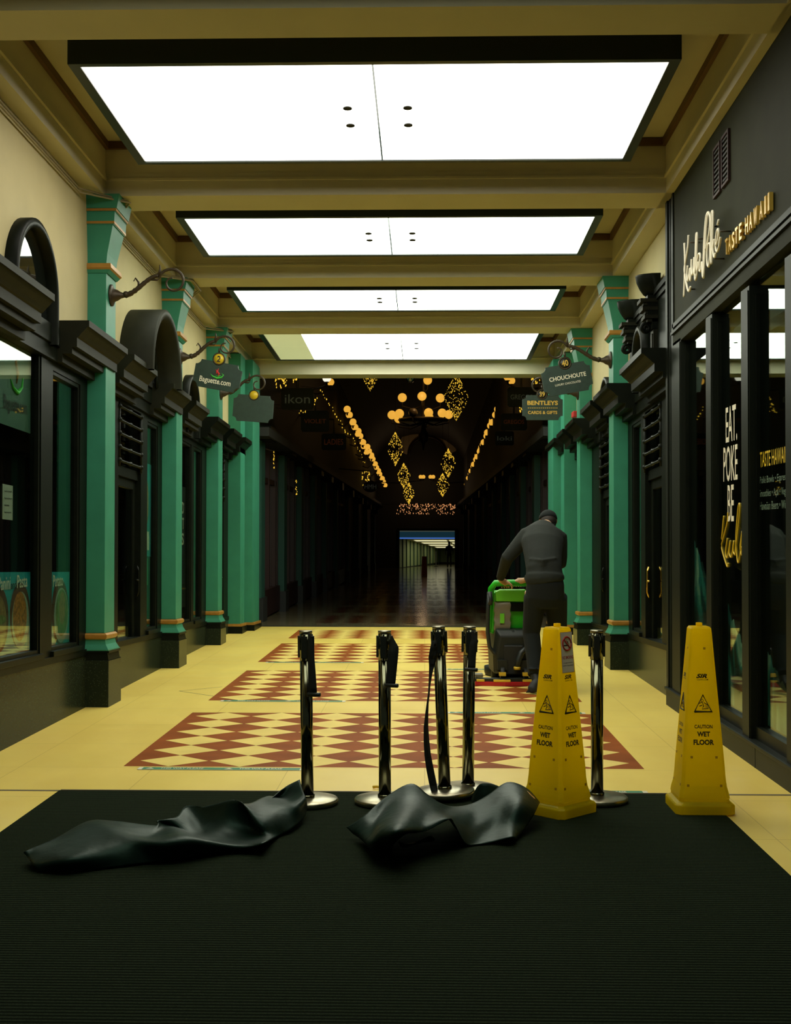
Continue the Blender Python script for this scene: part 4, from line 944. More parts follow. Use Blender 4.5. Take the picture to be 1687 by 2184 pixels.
for i, wd in enumerate((.16, .17, .10, .15)): z = 1.81 - i * .052 + fall(9); m.tube([(xg - .009, 8.93 + k * wd / 14, z + .006 * math.sin(k * 2.1)) for k in range(15)], .0018, 4)
m.build('handwriting', M['ink'], t)
t = poster('window_sign', 8.6, 9.52, 2.30, 2.98, xg - .012, M['green_sign2'] if 'green_sign2' in M else M['sage'] if 'sage' in M else M['paper'], 'pale green window sign reading Baguette.com with a swirl, high in the first window', 'sign')
bpy.data.objects[t.children[0].name].data.materials[0] = mat('sage window sign', (.045, .11, .07), .5)
m = MB(); add_text(m, 'Baguette.com', (xg - .008, 9.16, 2.46 + fall(9.1)), dn, (0, 0, 1), .52, .14, .001, .015); m.build('lettering', M['ink'], t)
m = MB(); q = lambda y, z: (xg - .009, y, z + fall(9.1)); m.tube([q(9.05, 2.66), q(9.10, 2.60), q(9.2, 2.57), q(9.30, 2.62), q(9.33, 2.70)], [.003, .012, .018, .012, .004], 8); m.build('logo_swirl', M['redgreen'], t)
m = MB(); m.tube([q(9.18, 2.64), q(9.2, 2.72), q(9.16, 2.80), q(9.19, 2.92)], [.005, .014, .01, .003], 8); m.build('logo_steam', M['food_o'], t)
t = poster('drinks_poster', 13.30, 13.78, 1.38, 2.42, xg - .012, M['cyan'], 'tall cyan poster with an iced drink in the narrow window after the door')
m = MB(); disc(m, xg - .008, 13.50, 1.98, .12, .28); m.build('drink_picture', M['food_o'], t, slope=True); m = MB(); m.box((xg - .011, 13.46, 1.45), (xg - .009, 13.66, 1.66)); m.build('lettering_block', M['white'], t, slope=True)
t = poster('poster_strip', 13.30, 13.62, 1.06, 1.36, xg - .012, M['tape'], 'small bright green card under the tall cyan poster', 'card')
t = poster('shop_poster', 14.98, 15.78, .75, 2.30, xg - .012, M['black_matt'], 'black window poster with large pale capital letters', 'poster')
m = MB()
for i, s in enumerate(('AND', 'GANT', 'IES')): add_text(m, s, (xg - .008, 15.42 - (.0 if i != 1 else .06), 2.02 - i * .20 + fall(15.4)), dn, (0, 0, 1), .42 if i != 1 else .56, .15, .001, .02)
add_text(m, 'BND', (xg - .008, 15.35, 1.32 + fall(15.4)), dn, (0, 0, 1), .24, .08, .001, .02); add_text(m, 'DESIGN', (xg - .008, 15.35, 1.24 + fall(15.4)), dn, (0, 0, 1), .22, .04, .001, .01); m.build('lettering', M['sign_white'], t)
m = MB(); m.box((xg - .012, 14.98, .98), (xg - .008, 15.78, 1.0)); m.build('gold_rule', M['gold'], t, slope=True)

# ---- grey shop: raised script, gold capitals, window lettering and the wave print
def strokes(name, S_, X, r, mt, parent):
    for st in S_:
        pass
    m = MB()
    for st in S_:
        P = [PX(x, y, X) for x, y in st]
        if len(P) > 2:
            Q = []
            for i in range(len(P) - 1):
                p0, p1, p2, p3 = P[max(i - 1, 0)], P[i], P[i + 1], P[min(i + 2, len(P) - 1)]
                for k in range(5):
                    u = k / 5; Q.append(.5 * ((2 * p1) + (p2 - p0) * u + (2 * p0 - 5 * p1 + 4 * p2 - p3) * u * u + (3 * p1 - p0 - 3 * p2 + p3) * u ** 3))
            P = Q + [P[-1]]
        m.tube(P, r, 8)
    return m.build(name, mt, parent)
def zz(L, ox=1420, oy=400, s=6.318): return [(ox + x / s, oy + y / s) for x, y in L]
xs = XK - .075
ks = thing('script_sign', 'raised cream script reading Kuula Poke on pins on the grey fascia', 'shop sign', PX(1497, 540, xs))
K = [zz([(245, 1475), (255, 1250), (262, 1000), (252, 750)]), zz([(308, 640), (300, 800), (270, 990), (255, 1100), (268, 1230), (300, 1380), (322, 1385), (335, 1335)]),
     zz([(298, 1050), (290, 1180), (300, 1255), (318, 1180), (328, 1090), (325, 1200), (335, 1250), (345, 1150), (350, 965)]),
     zz([(350, 965), (350, 1080), (362, 1170), (378, 1100), (385, 940), (382, 1080), (390, 1180)]),
     zz([(390, 1180), (410, 1050), (420, 850), (425, 640), (412, 640), (405, 850), (395, 1080), (398, 1240), (420, 1180), (440, 1000)]),
     zz([(470, 960), (465, 900), (445, 900), (425, 1010), (425, 1110), (445, 1060), (470, 940), (460, 1050), (458, 1120), (475, 1110), (490, 1000)]),
     zz([(490, 1000), (500, 1180), (512, 1185), (530, 900), (545, 600), (570, 350)]),
     zz([(510, 1180), (515, 850), (540, 450), (570, 335), (600, 400), (595, 560), (565, 740), (540, 830)]),
     zz([(600, 750), (575, 770), (560, 900), (565, 1040), (585, 1050), (600, 930), (603, 800), (600, 750)]),
     zz([(620, 1030), (628, 800), (638, 500), (638, 340), (622, 345), (615, 600), (612, 850), (618, 1030)]), zz([(622, 880), (645, 780), (652, 700), (640, 820), (650, 920), (665, 930), (672, 880)]),
     zz([(675, 780), (700, 720), (715, 620), (708, 560), (690, 600), (675, 730), (680, 840), (700, 855), (722, 780), (738, 670)]), zz([(700, 500), (715, 435)])]
strokes('script', K, xs, .0098, M['sign_white'], ks)
m = MB()
for (x, y) in zz([(325, 740), (435, 690), (560, 525), (470, 1060), (650, 960), (270, 1370), (735, 590)]):
    p = PX(x, y, xs); m.tube([p, (XK, p.y, p.z)], .006, 6)
m.build('pins', M['iron'], ks)
gs = thing('capital_sign', 'raised gold capitals reading TASTE HAWAII on the grey fascia', 'shop sign', PX(1595, 480, XK - .03))
A, B = PX(1547, 530, XK - .03), PX(1641, 433, XK - .03)
word = 'TASTE HAWAII'; m = MB(); N = len(word)
cents = zz([(805, 805), (850, 755), (898, 715), (940, 655), (995, 600), None, (1078, 515), (1135, 450), (1195, 390), (1270, 310), (1328, 240), (1372, 200)][:5]) + [None] + zz([(1078, 515), (1133, 455), (1195, 390), (1272, 310), (1328, 245), (1374, 200)])
for ch, c_ in zip(word, cents):
    if c_ is None: continue
    p = PX(c_[0], c_[1], XK - .035); p.z = 0; 
    zc = 1.568 + (PX(1595, 481, XK - .035).z - 1.568)
    wd = {'I': .035, 'W': .085, 'H': .075}.get(ch, .068)
    add_text(m, ch, (XK - .005, p.y, PX(c_[0], c_[1], XK - .03).z), (0, -1, 0), (0, 0, 1), wd, .115, .026, .016)
m.build('lettering', M['sign_gold'], gs)
def win_text(name, lab, items, mt, cat='window lettering'):
    t = thing(name, lab, cat, (XK + .062, items[0][2], items[0][3])); m = MB()
    for s, (wd, ht), y, z in items: add_text(m, s, (XK + .0625, y, z), (0, -1, 0), (0, 0, 1), wd, ht, .0008, .006)
    m.build('lettering', mt, t); return t
xp = XK + .0625
def cz(x, y): return PX(x, y, xp)
def wt(s, x0, x1, y0, y1):   # pixel box
    a, b = cz(x0, (y0 + y1) / 2), cz(x1, (y0 + y1) / 2); top, bot = cz((x0 + x1) / 2, y0), cz((x0 + x1) / 2, y1)
    return (s, (abs(a.y - b.y), top.z - bot.z), (a.y + b.y) / 2, (top.z + bot.z) / 2)
win_text('window_lettering', 'tall pale letters EAT POKE BE on the grey shop window', [wt('EAT.', 1548, 1572, 865, 942), wt('POKE', 1543, 1573, 950, 1026), wt('BE', 1552, 1565, 1034, 1112)], M['sign_white'])
t = thing('window_lettering', 'yellow handwritten Kuul under the tall pale letters on the window', 'window lettering', PX(1555, 1150, xp))
def z2(L): return [(1303.5 + x / 3.972, 700 + y / 3.972) for x, y in L]
strokes('script', [z2([(932, 2025), (930, 1850), (945, 1700), (955, 1590)]), z2([(990, 1560), (985, 1640), (950, 1780), (935, 1850), (960, 1950), (985, 2020), (992, 1990)]), z2([(985, 1780), (970, 1900), (985, 1940), (1010, 1800), (1000, 1900), (1020, 1935), (1040, 1800), (1035, 1890), (1050, 1920)]),
                   z2([(1050, 1920), (1075, 1700), (1092, 1520), (1080, 1500), (1062, 1700), (1060, 1850), (1075, 1985), (1095, 1900), (1110, 1720)]), z2([(1110, 1720), (1095, 1850), (1105, 1920), (1110, 1850)])], xp, .006, M['scroll_yellow'], t)
win_text('window_lettering', 'yellow letters TASTE HAWAII on the window pane next to the yellow handwriting', [wt('TASTE HAWAII', 1621, 1676, 958, 992)], M['scroll_yellow'])
win_text('window_lettering', 'three dim lines of menu words under the yellow TASTE HAWAII letters', [wt('Poké Bowls • Espresso', 1621, 1682, 1012, 1032), wt('Smoothies • Açaí • Vegan', 1620, 1682, 1041, 1062), wt('Hawaiian Beers • Wine', 1621, 1682, 1068, 1086)], M['menu'] if 'menu' in M else M['teal_dark'])
M['menu'] = mat('dim sage lettering', (.10, .16, .11), .5)
bpy.data.objects['window_lettering.003'].children[0].data.materials[0] = M['menu']
# sea wave print standing inside the windows
for i, (b, a) in enumerate(zip(mull[:-1], mull[1:])):
    y0, y1 = a[1], b[0]; x = XK + .11
    m = MB(); N = 30; P = [(x, y0 + .02, .26)]
    P.append((x, y1 - .02, .26))
    for k in range(N + 1):
        u = 1 - k / N; y = y0 + .02 + (y1 - y0 - .04) * u
        hgt = [1.50, 1.0, .76, .62, .6][i] - [.50, .42, .34, .2, .1][i] * (1 - u) ** .8 + .018 * math.sin(u * 31 + i * 2) + .012 * math.sin(u * 57)
        P.append((x, y, hgt))
    m.prism(P, (.004, 0, 0))
    tag(m.build('wave_print', M['wave']), ['sea wave print in the window pane next to the dark end pier', 'sea wave print in the pane below the EAT POKE BE letters', 'sea wave print in the pane below the menu words', 'sea wave print in the pane nearest the street, out past the menu words', 'sea wave print in the last pane toward the street'][i], 'window print', 'sea wave prints in the grey shop windows')
# ================================================================== MAN WITH THE FLOOR SCRUBBER
def V(x, y, D): return W(x, y, D)
def remesh(o, vox, sm=6, vis=None):
    r_ = o.modifiers.new('join', 'REMESH'); r_.mode = 'VOXEL'; r_.voxel_size = vox; r_.use_smooth_shade = True
    if sm: q = o.modifiers.new('soft', 'SMOOTH'); q.iterations = sm; q.factor = .5
pr = F(1160, 1455); 
man = thing('person', 'person in a dark jacket, trousers and cap, bent forward pushing the green floor scrubber', 'person', (V(1160, 1450, 12.1).x, 12.1, 0))
sh_l, sh_r = V(1124, 1142, 12.42), V(1192, 1146, 12.42)
el_l, el_r = V(1082, 1190, 12.38), V(1196, 1200, 12.42)
wr_l, wr_r = V(1066, 1236, 12.62), V(1118, 1238, 12.70)
hp_l, hp_r = V(1137, 1262, 12.10), V(1186, 1262, 12.12)
kn_l, kn_r = V(1133, 1350, 12.18), V(1190, 1350, 12.30)
an_l, an_r = V(1141, 1448, 11.98), V(1187, 1418, 12.72)
tors = [(V(1162, 1268, 12.08), .165, .11), (V(1163, 1240, 12.05), .185, .125), (V(1160, 1212, 12.08), .178, .115), (V(1158, 1185, 12.18), .19, .12), (V(1157, 1158, 12.30), .215, .13), (V(1158, 1138, 12.42), .205, .12), (V(1162, 1124, 12.50), .12, .09), (V(1166, 1118, 12.54), .065, .06)]
head = V(1169, 1110, 12.62)
def limb(m, pts, rad, n=14):
    P = []; Rr = []
    for i in range(len(pts) - 1):
        for k in range(5): P.append(pts[i].lerp(pts[i + 1], k / 5)); Rr.append(rad[i] + (rad[i + 1] - rad[i]) * k / 5)
    P.append(pts[-1]); Rr.append(rad[-1]); m.tube(P, Rr, n)
# body: one continuous figure
m = MB(); m.ell([(c, a - .03, b_ - .02) for c, a, b_ in tors])
m.ball(head, .098, 20, .86, 1.08, 1.08); m.tube([V(1164, 1124, 12.48), head], [.06, .055], 12)
fd = Vector((.02, .82, -.57)).normalized()        # where the face looks: forward and down
m.ball(head + fd * .075, .055, 14, 1.0, .9, 1.0); m.ball(head + fd * .125 + Vector((0, 0, 0)), .018, 8)
for s_ in (-1, 1): m.ball(head + Vector((s_ * .085, .01, -.005)), .024, 8, .5, .9, 1.2)
for a, b_, c, r_ in ((sh_l, el_l, wr_l, 1), (sh_r, el_r, wr_r, 1)): limb(m, [a, b_, c], [.055, .043, .028])
for a, b_, c in ((hp_l, kn_l, an_l), (hp_r, kn_r, an_r)): limb(m, [a, b_, c], [.085, .055, .038])
def hand(m, w_, palm, dirx):
    """w_ wrist, palm centre; five fingers reach down round the handle"""
    m.tube([w_, w_.lerp(palm, .5), palm], [.029, .034, .036], 10, flat=.6); m.ball(palm, .040, 12, 1.15, .8, .6)
    for k in range(4):
        a = palm + Vector((dirx * (-.038 + .025 * k), .018, -.006)); L_ = (.9, 1.0, 1.05, .85)[k]
        m.tube([a, a + Vector((0, .034 * L_, -.010)), a + Vector((0, .046 * L_, -.034)), a + Vector((0, .030 * L_, -.054))], [.0105, .0100, .0092, .0075], 8)
    a = palm + Vector((dirx * .030, -.012, -.004)); m.tube([a, a + Vector((dirx * .026, -.004, -.018)), a + Vector((dirx * .034, .008, -.046)), a + Vector((dirx * .026, .016, -.062))], [.014, .0125, .011, .009], 8)
pl_, pr_ = V(1079, 1243, 12.70), V(1104, 1240, 12.74)
hand(m, wr_l, pl_, 1); hand(m, wr_r, pr_, -1)
b = m.build('body', M['skin'], man, smooth=True); remesh(b, .006, 3)
# jacket
m = MB(); m.ell(tors[1:-1] + [(V(1165, 1121, 12.52), .075, .07)]); m.ell([(V(1163, 1243, 12.05), .188, .132), (V(1162, 1236, 12.05), .196, .14), (V(1162, 1226, 12.06), .192, .135)])
limb(m, [V(1140, 1140, 12.42), sh_l, el_l, wr_l.lerp(el_l, .06)], [.09, .088, .066, .046]); limb(m, [V(1176, 1142, 12.42), sh_r, el_r, wr_r.lerp(el_r, .06)], [.09, .088, .068, .046])
for i in range(5): m.tube([V(1128 + 3 * i, 1192 + 9 * i, 12.06), V(1158, 1196 + 9 * i, 11.975), V(1188, 1190 + 9 * i, 12.04)], [.008, .020, .010], 8)
o = m.build('jacket', M['jacket'], man, smooth=True); remesh(o, .012, 5)
m = MB(); m.tube([V(1151, 1119, 12.48), V(1158, 1113, 12.55), V(1176, 1113, 12.58), V(1182, 1120, 12.52)], .016, 8); m.build('collar', M['jacket'], man)
# trousers
m = MB(); m.ell([(V(1163, 1228, 12.06), .172, .118), (V(1163, 1248, 12.05), .188, .13), (V(1162, 1272, 12.06), .192, .135), (V(1161, 1290, 12.09), .17, .12)])
limb(m, [V(1142, 1272, 12.08), kn_l, V(1139, 1400, 12.08), an_l + Vector((0, 0, .03))], [.118, .088, .080, .070]); limb(m, [V(1184, 1272, 12.10), kn_r, an_r + Vector((0, 0, .03))], [.122, .092, .074])
for s_, q in ((1, kn_l), (1, an_l + Vector((0, 0, .10)))): m.tube([q + Vector((-.07, -.03, 0)), q + Vector((0, -.085, .01)), q + Vector((.07, -.03, -.01))], .012, 8)
o = m.build('trousers', M['trousers'], man, smooth=True); remesh(o, .012, 5)
# shoes
for a, heel, toe in ((an_l, V(1148, 1452, 11.93), F(1133, 1474, .03)), (an_r, an_r + Vector((0, -.05, -.06)), an_r + Vector((-.02, .20, -.075)))):
    m = MB(); mid = heel.lerp(toe, .5); m.ell([(heel + Vector((0, -.02, .0)), .02, .02), (heel, .040, .045), (mid + Vector((0, 0, .012)), .046, .042), (toe.lerp(mid, .3), .050, .034), (toe, .036, .022), (toe + (toe - heel).normalized() * .02, .01, .008)]); m.tube([a + Vector((0, 0, .04)), heel.lerp(mid, .3)], [.05, .045], 12)
    o = m.build('shoe', M['shoe'], man, smooth=True); remesh(o, .007, 2)
    m = MB(); d_ = (toe - heel).normalized(); n_ = Vector((0, d_.z, -d_.y)).normalized(); n_ = n_ if n_.z < 0 else -n_
    m.prism([heel + n_ * .042 + Vector((sx * .04, 0, 0)) - d_ * .02 if True else 0 for sx in (-1, 1)] + [mid + n_ * .036 + Vector((.046, 0, 0)), toe + n_ * .018 + Vector((.045, 0, 0)) + d_ * .01, toe + n_ * .018 + Vector((-.045, 0, 0)) + d_ * .01, mid + n_ * .036 + Vector((-.046, 0, 0))], n_ * -.012); m.build('sole', M['grey_black'], man)
# cap and hair
m = MB(); rs = []
up_ = Vector((0, .35, .94)).normalized(); fx = Vector((1, 0, 0)); fy = up_.cross(fx)
for i in range(8):
    ph = i / 7 * R(86); rr = .104 * math.cos(ph); rs.append([head + up_ * (.012 + .100 * math.sin(ph)) + fx * (rr * .92 * math.cos(2 * math.pi * k / 20)) + fy * (rr * 1.08 * math.sin(2 * math.pi * k / 20)) for k in range(20)])
m.sm = True; m.rings(rs); m.prism([head + up_ * .014 + fy * (-.0) + fx * (.08 * math.cos(a_)) - fy * (-.09 - .07 * math.sin(a_)) for a_ in [math.pi * i / 8 for i in range(9)]], up_ * .008); m.build('cap', M['trousers'], man, smooth=True)
m = MB(); m.ball(head - fd * .03 + Vector((0, -.012, -.030)), .092, 16, .92, .95, .95); m.build('hair', M['hair'], man)
# ---- floor scrubber
mc = F(1085, 1440); CX = V(1083, 1400, 12.9).x; YB = 12.55
sc = thing('floor_scrubber', 'green and charcoal walk-behind floor scrubber with a grey cover and red squeegee', 'floor scrubber', (CX, 12.95, 0))
def lx(px, D=12.8): return V(px, 1300, D).x
def lz(py, D=12.8): return V(1080, py, D).z
# lower body
m = MB(); x0, x1 = lx(1052), lx(1128)
def sec(y, a, b_, z0, z1): return [(a, y, z0), (b_, y, z0), (b_ + .01, y, (z0 + z1) / 2), (b_ - .02, y, z1), (a + .02, y, z1), (a - .01, y, (z0 + z1) / 2)]
m.rings([sec(12.66, x0 + .04, x1 - .04, .12, .50), sec(12.72, x0, x1, .10, .56), sec(13.3, x0 - .02, x1 + .02, .08, .58), sec(13.62, x0 + .01, x1 - .01, .08, .50), sec(13.70, x0 + .06, x1 - .06, .12, .38)]); m.build('tank', M['machine'], sc, bevel=.02)
m = MB(); m.box((x0 + .10, 12.62, .10), (x0 + .30, 12.70, .40)); m.build('rear_recess', M['black_matt'], sc, bevel=.01)
# green hood and handle
m = MB(); g0, g1 = lx(1047), lx(1130)
m.rings([[(g0, 12.86, .50), (g1, 12.86, .50), (g1, 13.30, .50), (g0, 13.30, .50)], [(g0 + .0, 12.82, .86), (g1, 12.82, .86), (g1, 13.15, .84), (g0, 13.15, .84)], [(g0 + .02, 12.80, .94), (g1 - .02, 12.80, .94), (g1 - .02, 13.08, .95), (g0 + .02, 13.08, .95)]]); m.build('hood', M['green'], sc, bevel=.02)
m = MB(); h0, h1 = lx(1046, 12.75), lx(1140, 12.75); zt = lz(1243, 12.75)
m.tube([(h0 + .01, 12.90, .52), (h0, 12.84, .80), (h0 + .01, 12.77, zt - .06), (h0 + .05, 12.75, zt - .005), (h0 + .20, 12.745, zt), (h1 - .20, 12.745, zt), (h1 - .05, 12.75, zt - .005), (h1 - .01, 12.77, zt - .06), (h1, 12.84, .80), (h1 - .01, 12.90, .52)], .034, 14); m.build('handle', M['green'], sc)
m = MB(); m.rings([[(h0 + .06, 12.76, .845), (h1 - .06, 12.76, .845), (h1 - .05, 12.76, .945), (h1 - .10, 12.765, .965), (h0 + .10, 12.765, .965), (h0 + .05, 12.76, .945)], [(h0 + .06, 12.86, .85), (h1 - .06, 12.86, .85), (h1 - .05, 12.86, .945), (h1 - .10, 12.86, .97), (h0 + .10, 12.86, .97), (h0 + .05, 12.86, .945)]]); m.build('control_panel', M['green_bright'], sc, bevel=.008)
m = MB(); m.box((lx(1090), 12.79, .74), (lx(1128), 12.815, .83)); m.build('display', M['black'], sc, bevel=.004)
# grey tank cover with a green patch
m = MB(); c0, c1 = lx(1054), lx(1089); rs = []
for i in range(12):
    z = .50 + i * .031; w_ = .006 * math.sin(i * 2.1); rs.append([(c0 + w_, 12.78 + .012 * math.sin(i * 1.3), z), (c1 + w_, 12.77 + .012 * math.sin(i * 1.7), z), (c1 + w_, 12.86, z), (c0 + w_, 12.86, z)])
m.rings(rs); m.build('grey_cover', M['bag'], sc, bevel=.01, smooth=True)
m = MB(); m.box((lx(1066), 12.752, .62), (lx(1075), 12.772, .72)); m.build('cover_label', M['green_bright'], sc)
# hoses
def hz(px, py, D=12.70): return V(px, py, D)
m = MB(); m.tube([hz(1043, 1264), hz(1041, 1300), hz(1040, 1350), hz(1044, 1380), hz(1056, 1396), hz(1072, 1394), hz(1082, 1378), hz(1088, 1356)], .021, 12)
m.tube([hz(1044, 1262), hz(1046, 1280), hz(1044, 1290)], .028, 10); m.build('hose', M['hose'], sc)
m = MB(); P = [hz(1126, 1380, 12.62), hz(1112, 1392, 12.6), hz(1106, 1408, 12.58), hz(1104, 1422, 12.58)]; m.tube(P, .030, 12)
for i in range(9): q = P[0].lerp(P[1], i / 4) if i < 4 else P[1].lerp(P[3], (i - 4) / 5); m.ball(q, .034, 10, 1, 1, .4)
m.build('ribbed_hose', M['hose'], sc)
m = MB(); m.lathe(hz(1103, 1424, 12.58), [(.036, -.02), (.036, .01)], 14); m.build('hose_clip', M['y_clip'], sc)
m = MB(); m.tube([hz(1094, 1345), hz(1098, 1362), hz(1108, 1372), hz(1120, 1378)], .012, 8); m.build('cable', M['black_matt'], sc)
# squeegee
s0, s1 = lx(1013, 12.52), lx(1140, 12.52)
m = MB(); m.rings([[(s0, 12.60, .035), (s0, 12.50, .035), (s0, 12.50, .075), (s0, 12.60, .075)], [((s0 + s1) / 2, 12.56, .035), ((s0 + s1) / 2, 12.46, .035), ((s0 + s1) / 2, 12.46, .075), ((s0 + s1) / 2, 12.56, .075)], [(s1, 12.60, .035), (s1, 12.50, .035), (s1, 12.50, .075), (s1, 12.60, .075)]]); m.build('squeegee_bar', M['machine'], sc)
m = MB(); m.rings([[(s0, 12.505, .004), (s0, 12.485, .004), (s0, 12.485, .045), (s0, 12.505, .045)], [((s0 + s1) / 2, 12.465, .004), ((s0 + s1) / 2, 12.445, .004), ((s0 + s1) / 2, 12.445, .045), ((s0 + s1) / 2, 12.465, .045)], [(s1, 12.505, .004), (s1, 12.485, .004), (s1, 12.485, .045), (s1, 12.505, .045)]]); m.build('squeegee_blade', M['red_rubber'], sc)
for a, b_ in ((1016, 1033), (1052, 1088), (1114, 1134)):
    u = (a + b_) / 2; dy = .035 * (1 - abs(u - 1076) / 64); m = MB(); m.box((lx(a, 12.5), 12.478 - dy, .045), (lx(b_, 12.5), 12.505 - dy, .068)); m.build('squeegee_clip', M['y_clip'], sc, bevel=.003)
m = MB(); m.box((s0 + .0, 12.55, .08), (s0 + .085, 12.66, .115)); m.build('bumper', M['bag'], sc, bevel=.008)
for px in (1072, 1122):
    m = MB(); c_ = (lx(px, 12.55) - .02, 12.62, .10); m.lathe(c_, [(.03, 0), (.075, .0), (.08, .01), (.08, .035), (.075, .045), (.03, .045)], 20, 'X'); m.build('wheel', M['black_matt'], sc)
    m = MB(); m.box((c_[0] - .03, 12.60, .15), (c_[0] + .07, 12.66, .25)); m.build('wheel_bracket', M['machine'], sc)
    m = MB(); m.box((c_[0] - .02, 12.50, .10), (c_[0] + .05, 12.53, .135)); m.build('lever_tip', M['y_clip'], sc)
for sx in (x0 - .0, x1 - .05):
    m = MB(); m.lathe((sx, 13.2, .12), [(.04, 0), (.12, .0), (.125, .01), (.125, .045), (.12, .055), (.04, .055)], 24, 'X'); m.build('wheel', M['black_matt'], sc)
m = MB(); m.lathe(((x0 + x1) / 2, 13.45, .01), [(.10, 0), (.24, 0), (.25, .03), (.25, .09), (.10, .12)], 28); m.build('brush_deck', M['machine'], sc)
# ================================================================== THE DARK ARCADE
def simple_col(side, x0, y, lab):
    t = thing('arcade_pilaster', lab, 'pilaster', (x0, y, zfl(y)), 'unlit pilasters along the dark arcade'); z0 = zfl(y)
    m = MB(); m.box((x0, y, z0 - .1), (x0 + side * .26, y + .55, z0 + .42)); m.build('plinth', M['black_matt'], t)
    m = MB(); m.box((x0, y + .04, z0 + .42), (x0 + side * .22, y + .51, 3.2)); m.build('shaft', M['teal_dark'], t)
    m = MB(); m.box((x0, y - .1, 3.2 - .012 * (y - 20)), (x0 + side * .40, y + .65, 3.45 - .012 * (y - 20))); m.build('cornice', M['black'], t)
    return t
ys = [21.4, 24.9, 28.4, 31.9, 35.4, 40, 46, 53, 61, 70]
on = ['first', 'second', 'third', 'fourth', 'fifth', 'sixth', 'seventh', 'eighth', 'ninth', 'tenth']
for k, y in enumerate(ys):
    simple_col(1, -3.1, y, on[k] + ' unlit teal pilaster into the dark arcade, on the ikon sign side')
    simple_col(-1, 2.45, y, on[k] + ' unlit teal pilaster into the dark arcade, on the side of the man')
for side, x0 in ((1, -3.1), (-1, 2.45)):
    for k, (a, b_) in enumerate(zip(ys[:6], ys[1:7])):
        WN += 1; t = struct('window_%d' % WN, (x0, a + .6, 0)); z0 = zfl(a)
        m = MB()
        for yy in (a + .60, a + .95, (a + b_) / 2 + .3, b_ - .45, b_ - .1): m.box((x0, yy, z0), (x0 + side * .10, yy + .09, 3.2))
        m.box((x0, a + .55, z0), (x0 + side * .14, b_, z0 + .5)); m.box((x0, a + .55, 2.5), (x0 + side * .08, b_, 2.6)); m.build('window_frame', M['maroon'], t)
        m = MB(); m.box((x0 + side * .03, a + .6, z0 + .5), (x0 + side * .035, b_, 3.2)); m.build('pane', M['black_glass'], t)
DISC = {}
# rows of globe lamps along the galleries
def at(px, py, D): return W(px, py, D)
def globe_lamp(x, y, D, r_px, lab, side, grp, mt, trio=True, r=None):
    r = r or r_px * D / 2600; c = at(x, y, D); t = thing('globe_lamp', lab, 'lamp', c, grp)
    offs = [(0, 0, 0)] + ([(side * .45 * r, 1.2, -1.25 * r), (side * -.35 * r, -.5, 1.2 * r)] if trio else [])
    for k, (a, b_, z) in enumerate(offs):
        p = c + Vector((a, b_, z)); m = MB(); m.ball(p, r, 16); m.build('globe', mt, t)
        m = MB(); m.tube([p - Vector((0, 0, r * .9)), p - Vector((0, 0, r * 1.7))], r * .22, 8); m.lathe(p - Vector((0, 0, r * 1.05)), [(r * .5, 0), (r * .5, r * .15), (r * .3, r * .3)], 10); m.build('fitting', M['iron'], t)
    xw = -3.07 if side > 0 else 2.42
    m = MB(); m.tube([(xw, c.y, c.z - r * 2.6), ((xw + c.x) / 2, c.y, c.z - r * 3.2), (c.x, c.y, c.z - r * 1.7)], r * .18, 6); m.build('arm', M['iron'], t)
    return t
Lp = [(745, 885), (757, 911), (768, 930), (776, 952), (787, 962), (795, 979), (803, 997), (810, 1011), (818, 1027)]
Rp = [(1057, 885), (1046, 908), (1038, 930), (1030, 948), (1023, 963), (1015, 980), (1009, 995), (1003, 1011), (998, 1025)]
for k, ((x, y), (u, v)) in enumerate(zip(Lp, Rp)):
    D = min(43 * 334 / (1219 - y), 76.5)
    globe_lamp(x, y, D, 7.6 - .33 * k, on[k] + ' lit globe lamp cluster in the row on the ikon sign side', 1, 'lit globe lamps in two rows along the arcade', M['globe'])
    globe_lamp(u, v, D, 7.6 - .33 * k, on[k] + ' lit globe lamp cluster in the row above the side of the man', -1, 'lit globe lamps in two rows along the arcade', M['globe'])
globe_lamp(697, 806, 26, 9.5, 'white glowing globe lamp cut by the header beam on the ikon sign side', 1, 'large globe lamps just inside the arcade', M['globe_w'], False)
globe_lamp(705, 815, 31, 8, 'yellow globe lamp behind the white glowing one under the header beam', 1, 'large globe lamps just inside the arcade', M['globe'], False)
globe_lamp(1083, 803, 26, 9.5, 'yellow globe lamp cut by the header beam near the number 40 board', -1, 'large globe lamps just inside the arcade', M['globe'], False)
globe_lamp(1091, 812, 31, 8, 'yellow globe lamp partly behind its twin near the number 40 board', -1, 'large globe lamps just inside the arcade', M['globe'], False)
# chandelier
Dc = 38.0; cc = at(903, 905, Dc); t = thing('chandelier', 'large two-tier chandelier of warm globes hanging in the dark arcade', 'chandelier', cc)
def cb(x, y, D=Dc): return at(x, y, D)
m = MB(); m.lathe((cc.x, Dc, cb(903, 900).z), [(.12, 0), (.75, .02), (.80, .06), (.75, .10), (.12, .12)], 28); m.tube([cb(903, 960), cb(903, 930), cb(903, 900), cb(903, 800), cb(903, 640)], [.02, .09, .05, .03, .03], 10)
m.lathe((cc.x, Dc, cb(903, 940).z), [(.02, -.1), (.14, 0), (.16, .2), (.08, .35), (.05, .5)], 16); m.build('frame', M['iron'], t)
GL = [(836, 885, .3), (852, 882, -.5), (881, 880, -.9), (914, 880, -.6), (943, 881, -.4), (957, 884, .3), (858, 848, 0), (900, 845, -.5), (939, 849, 0), (912, 811, 0), (850, 893, .8), (915, 890, .9)]
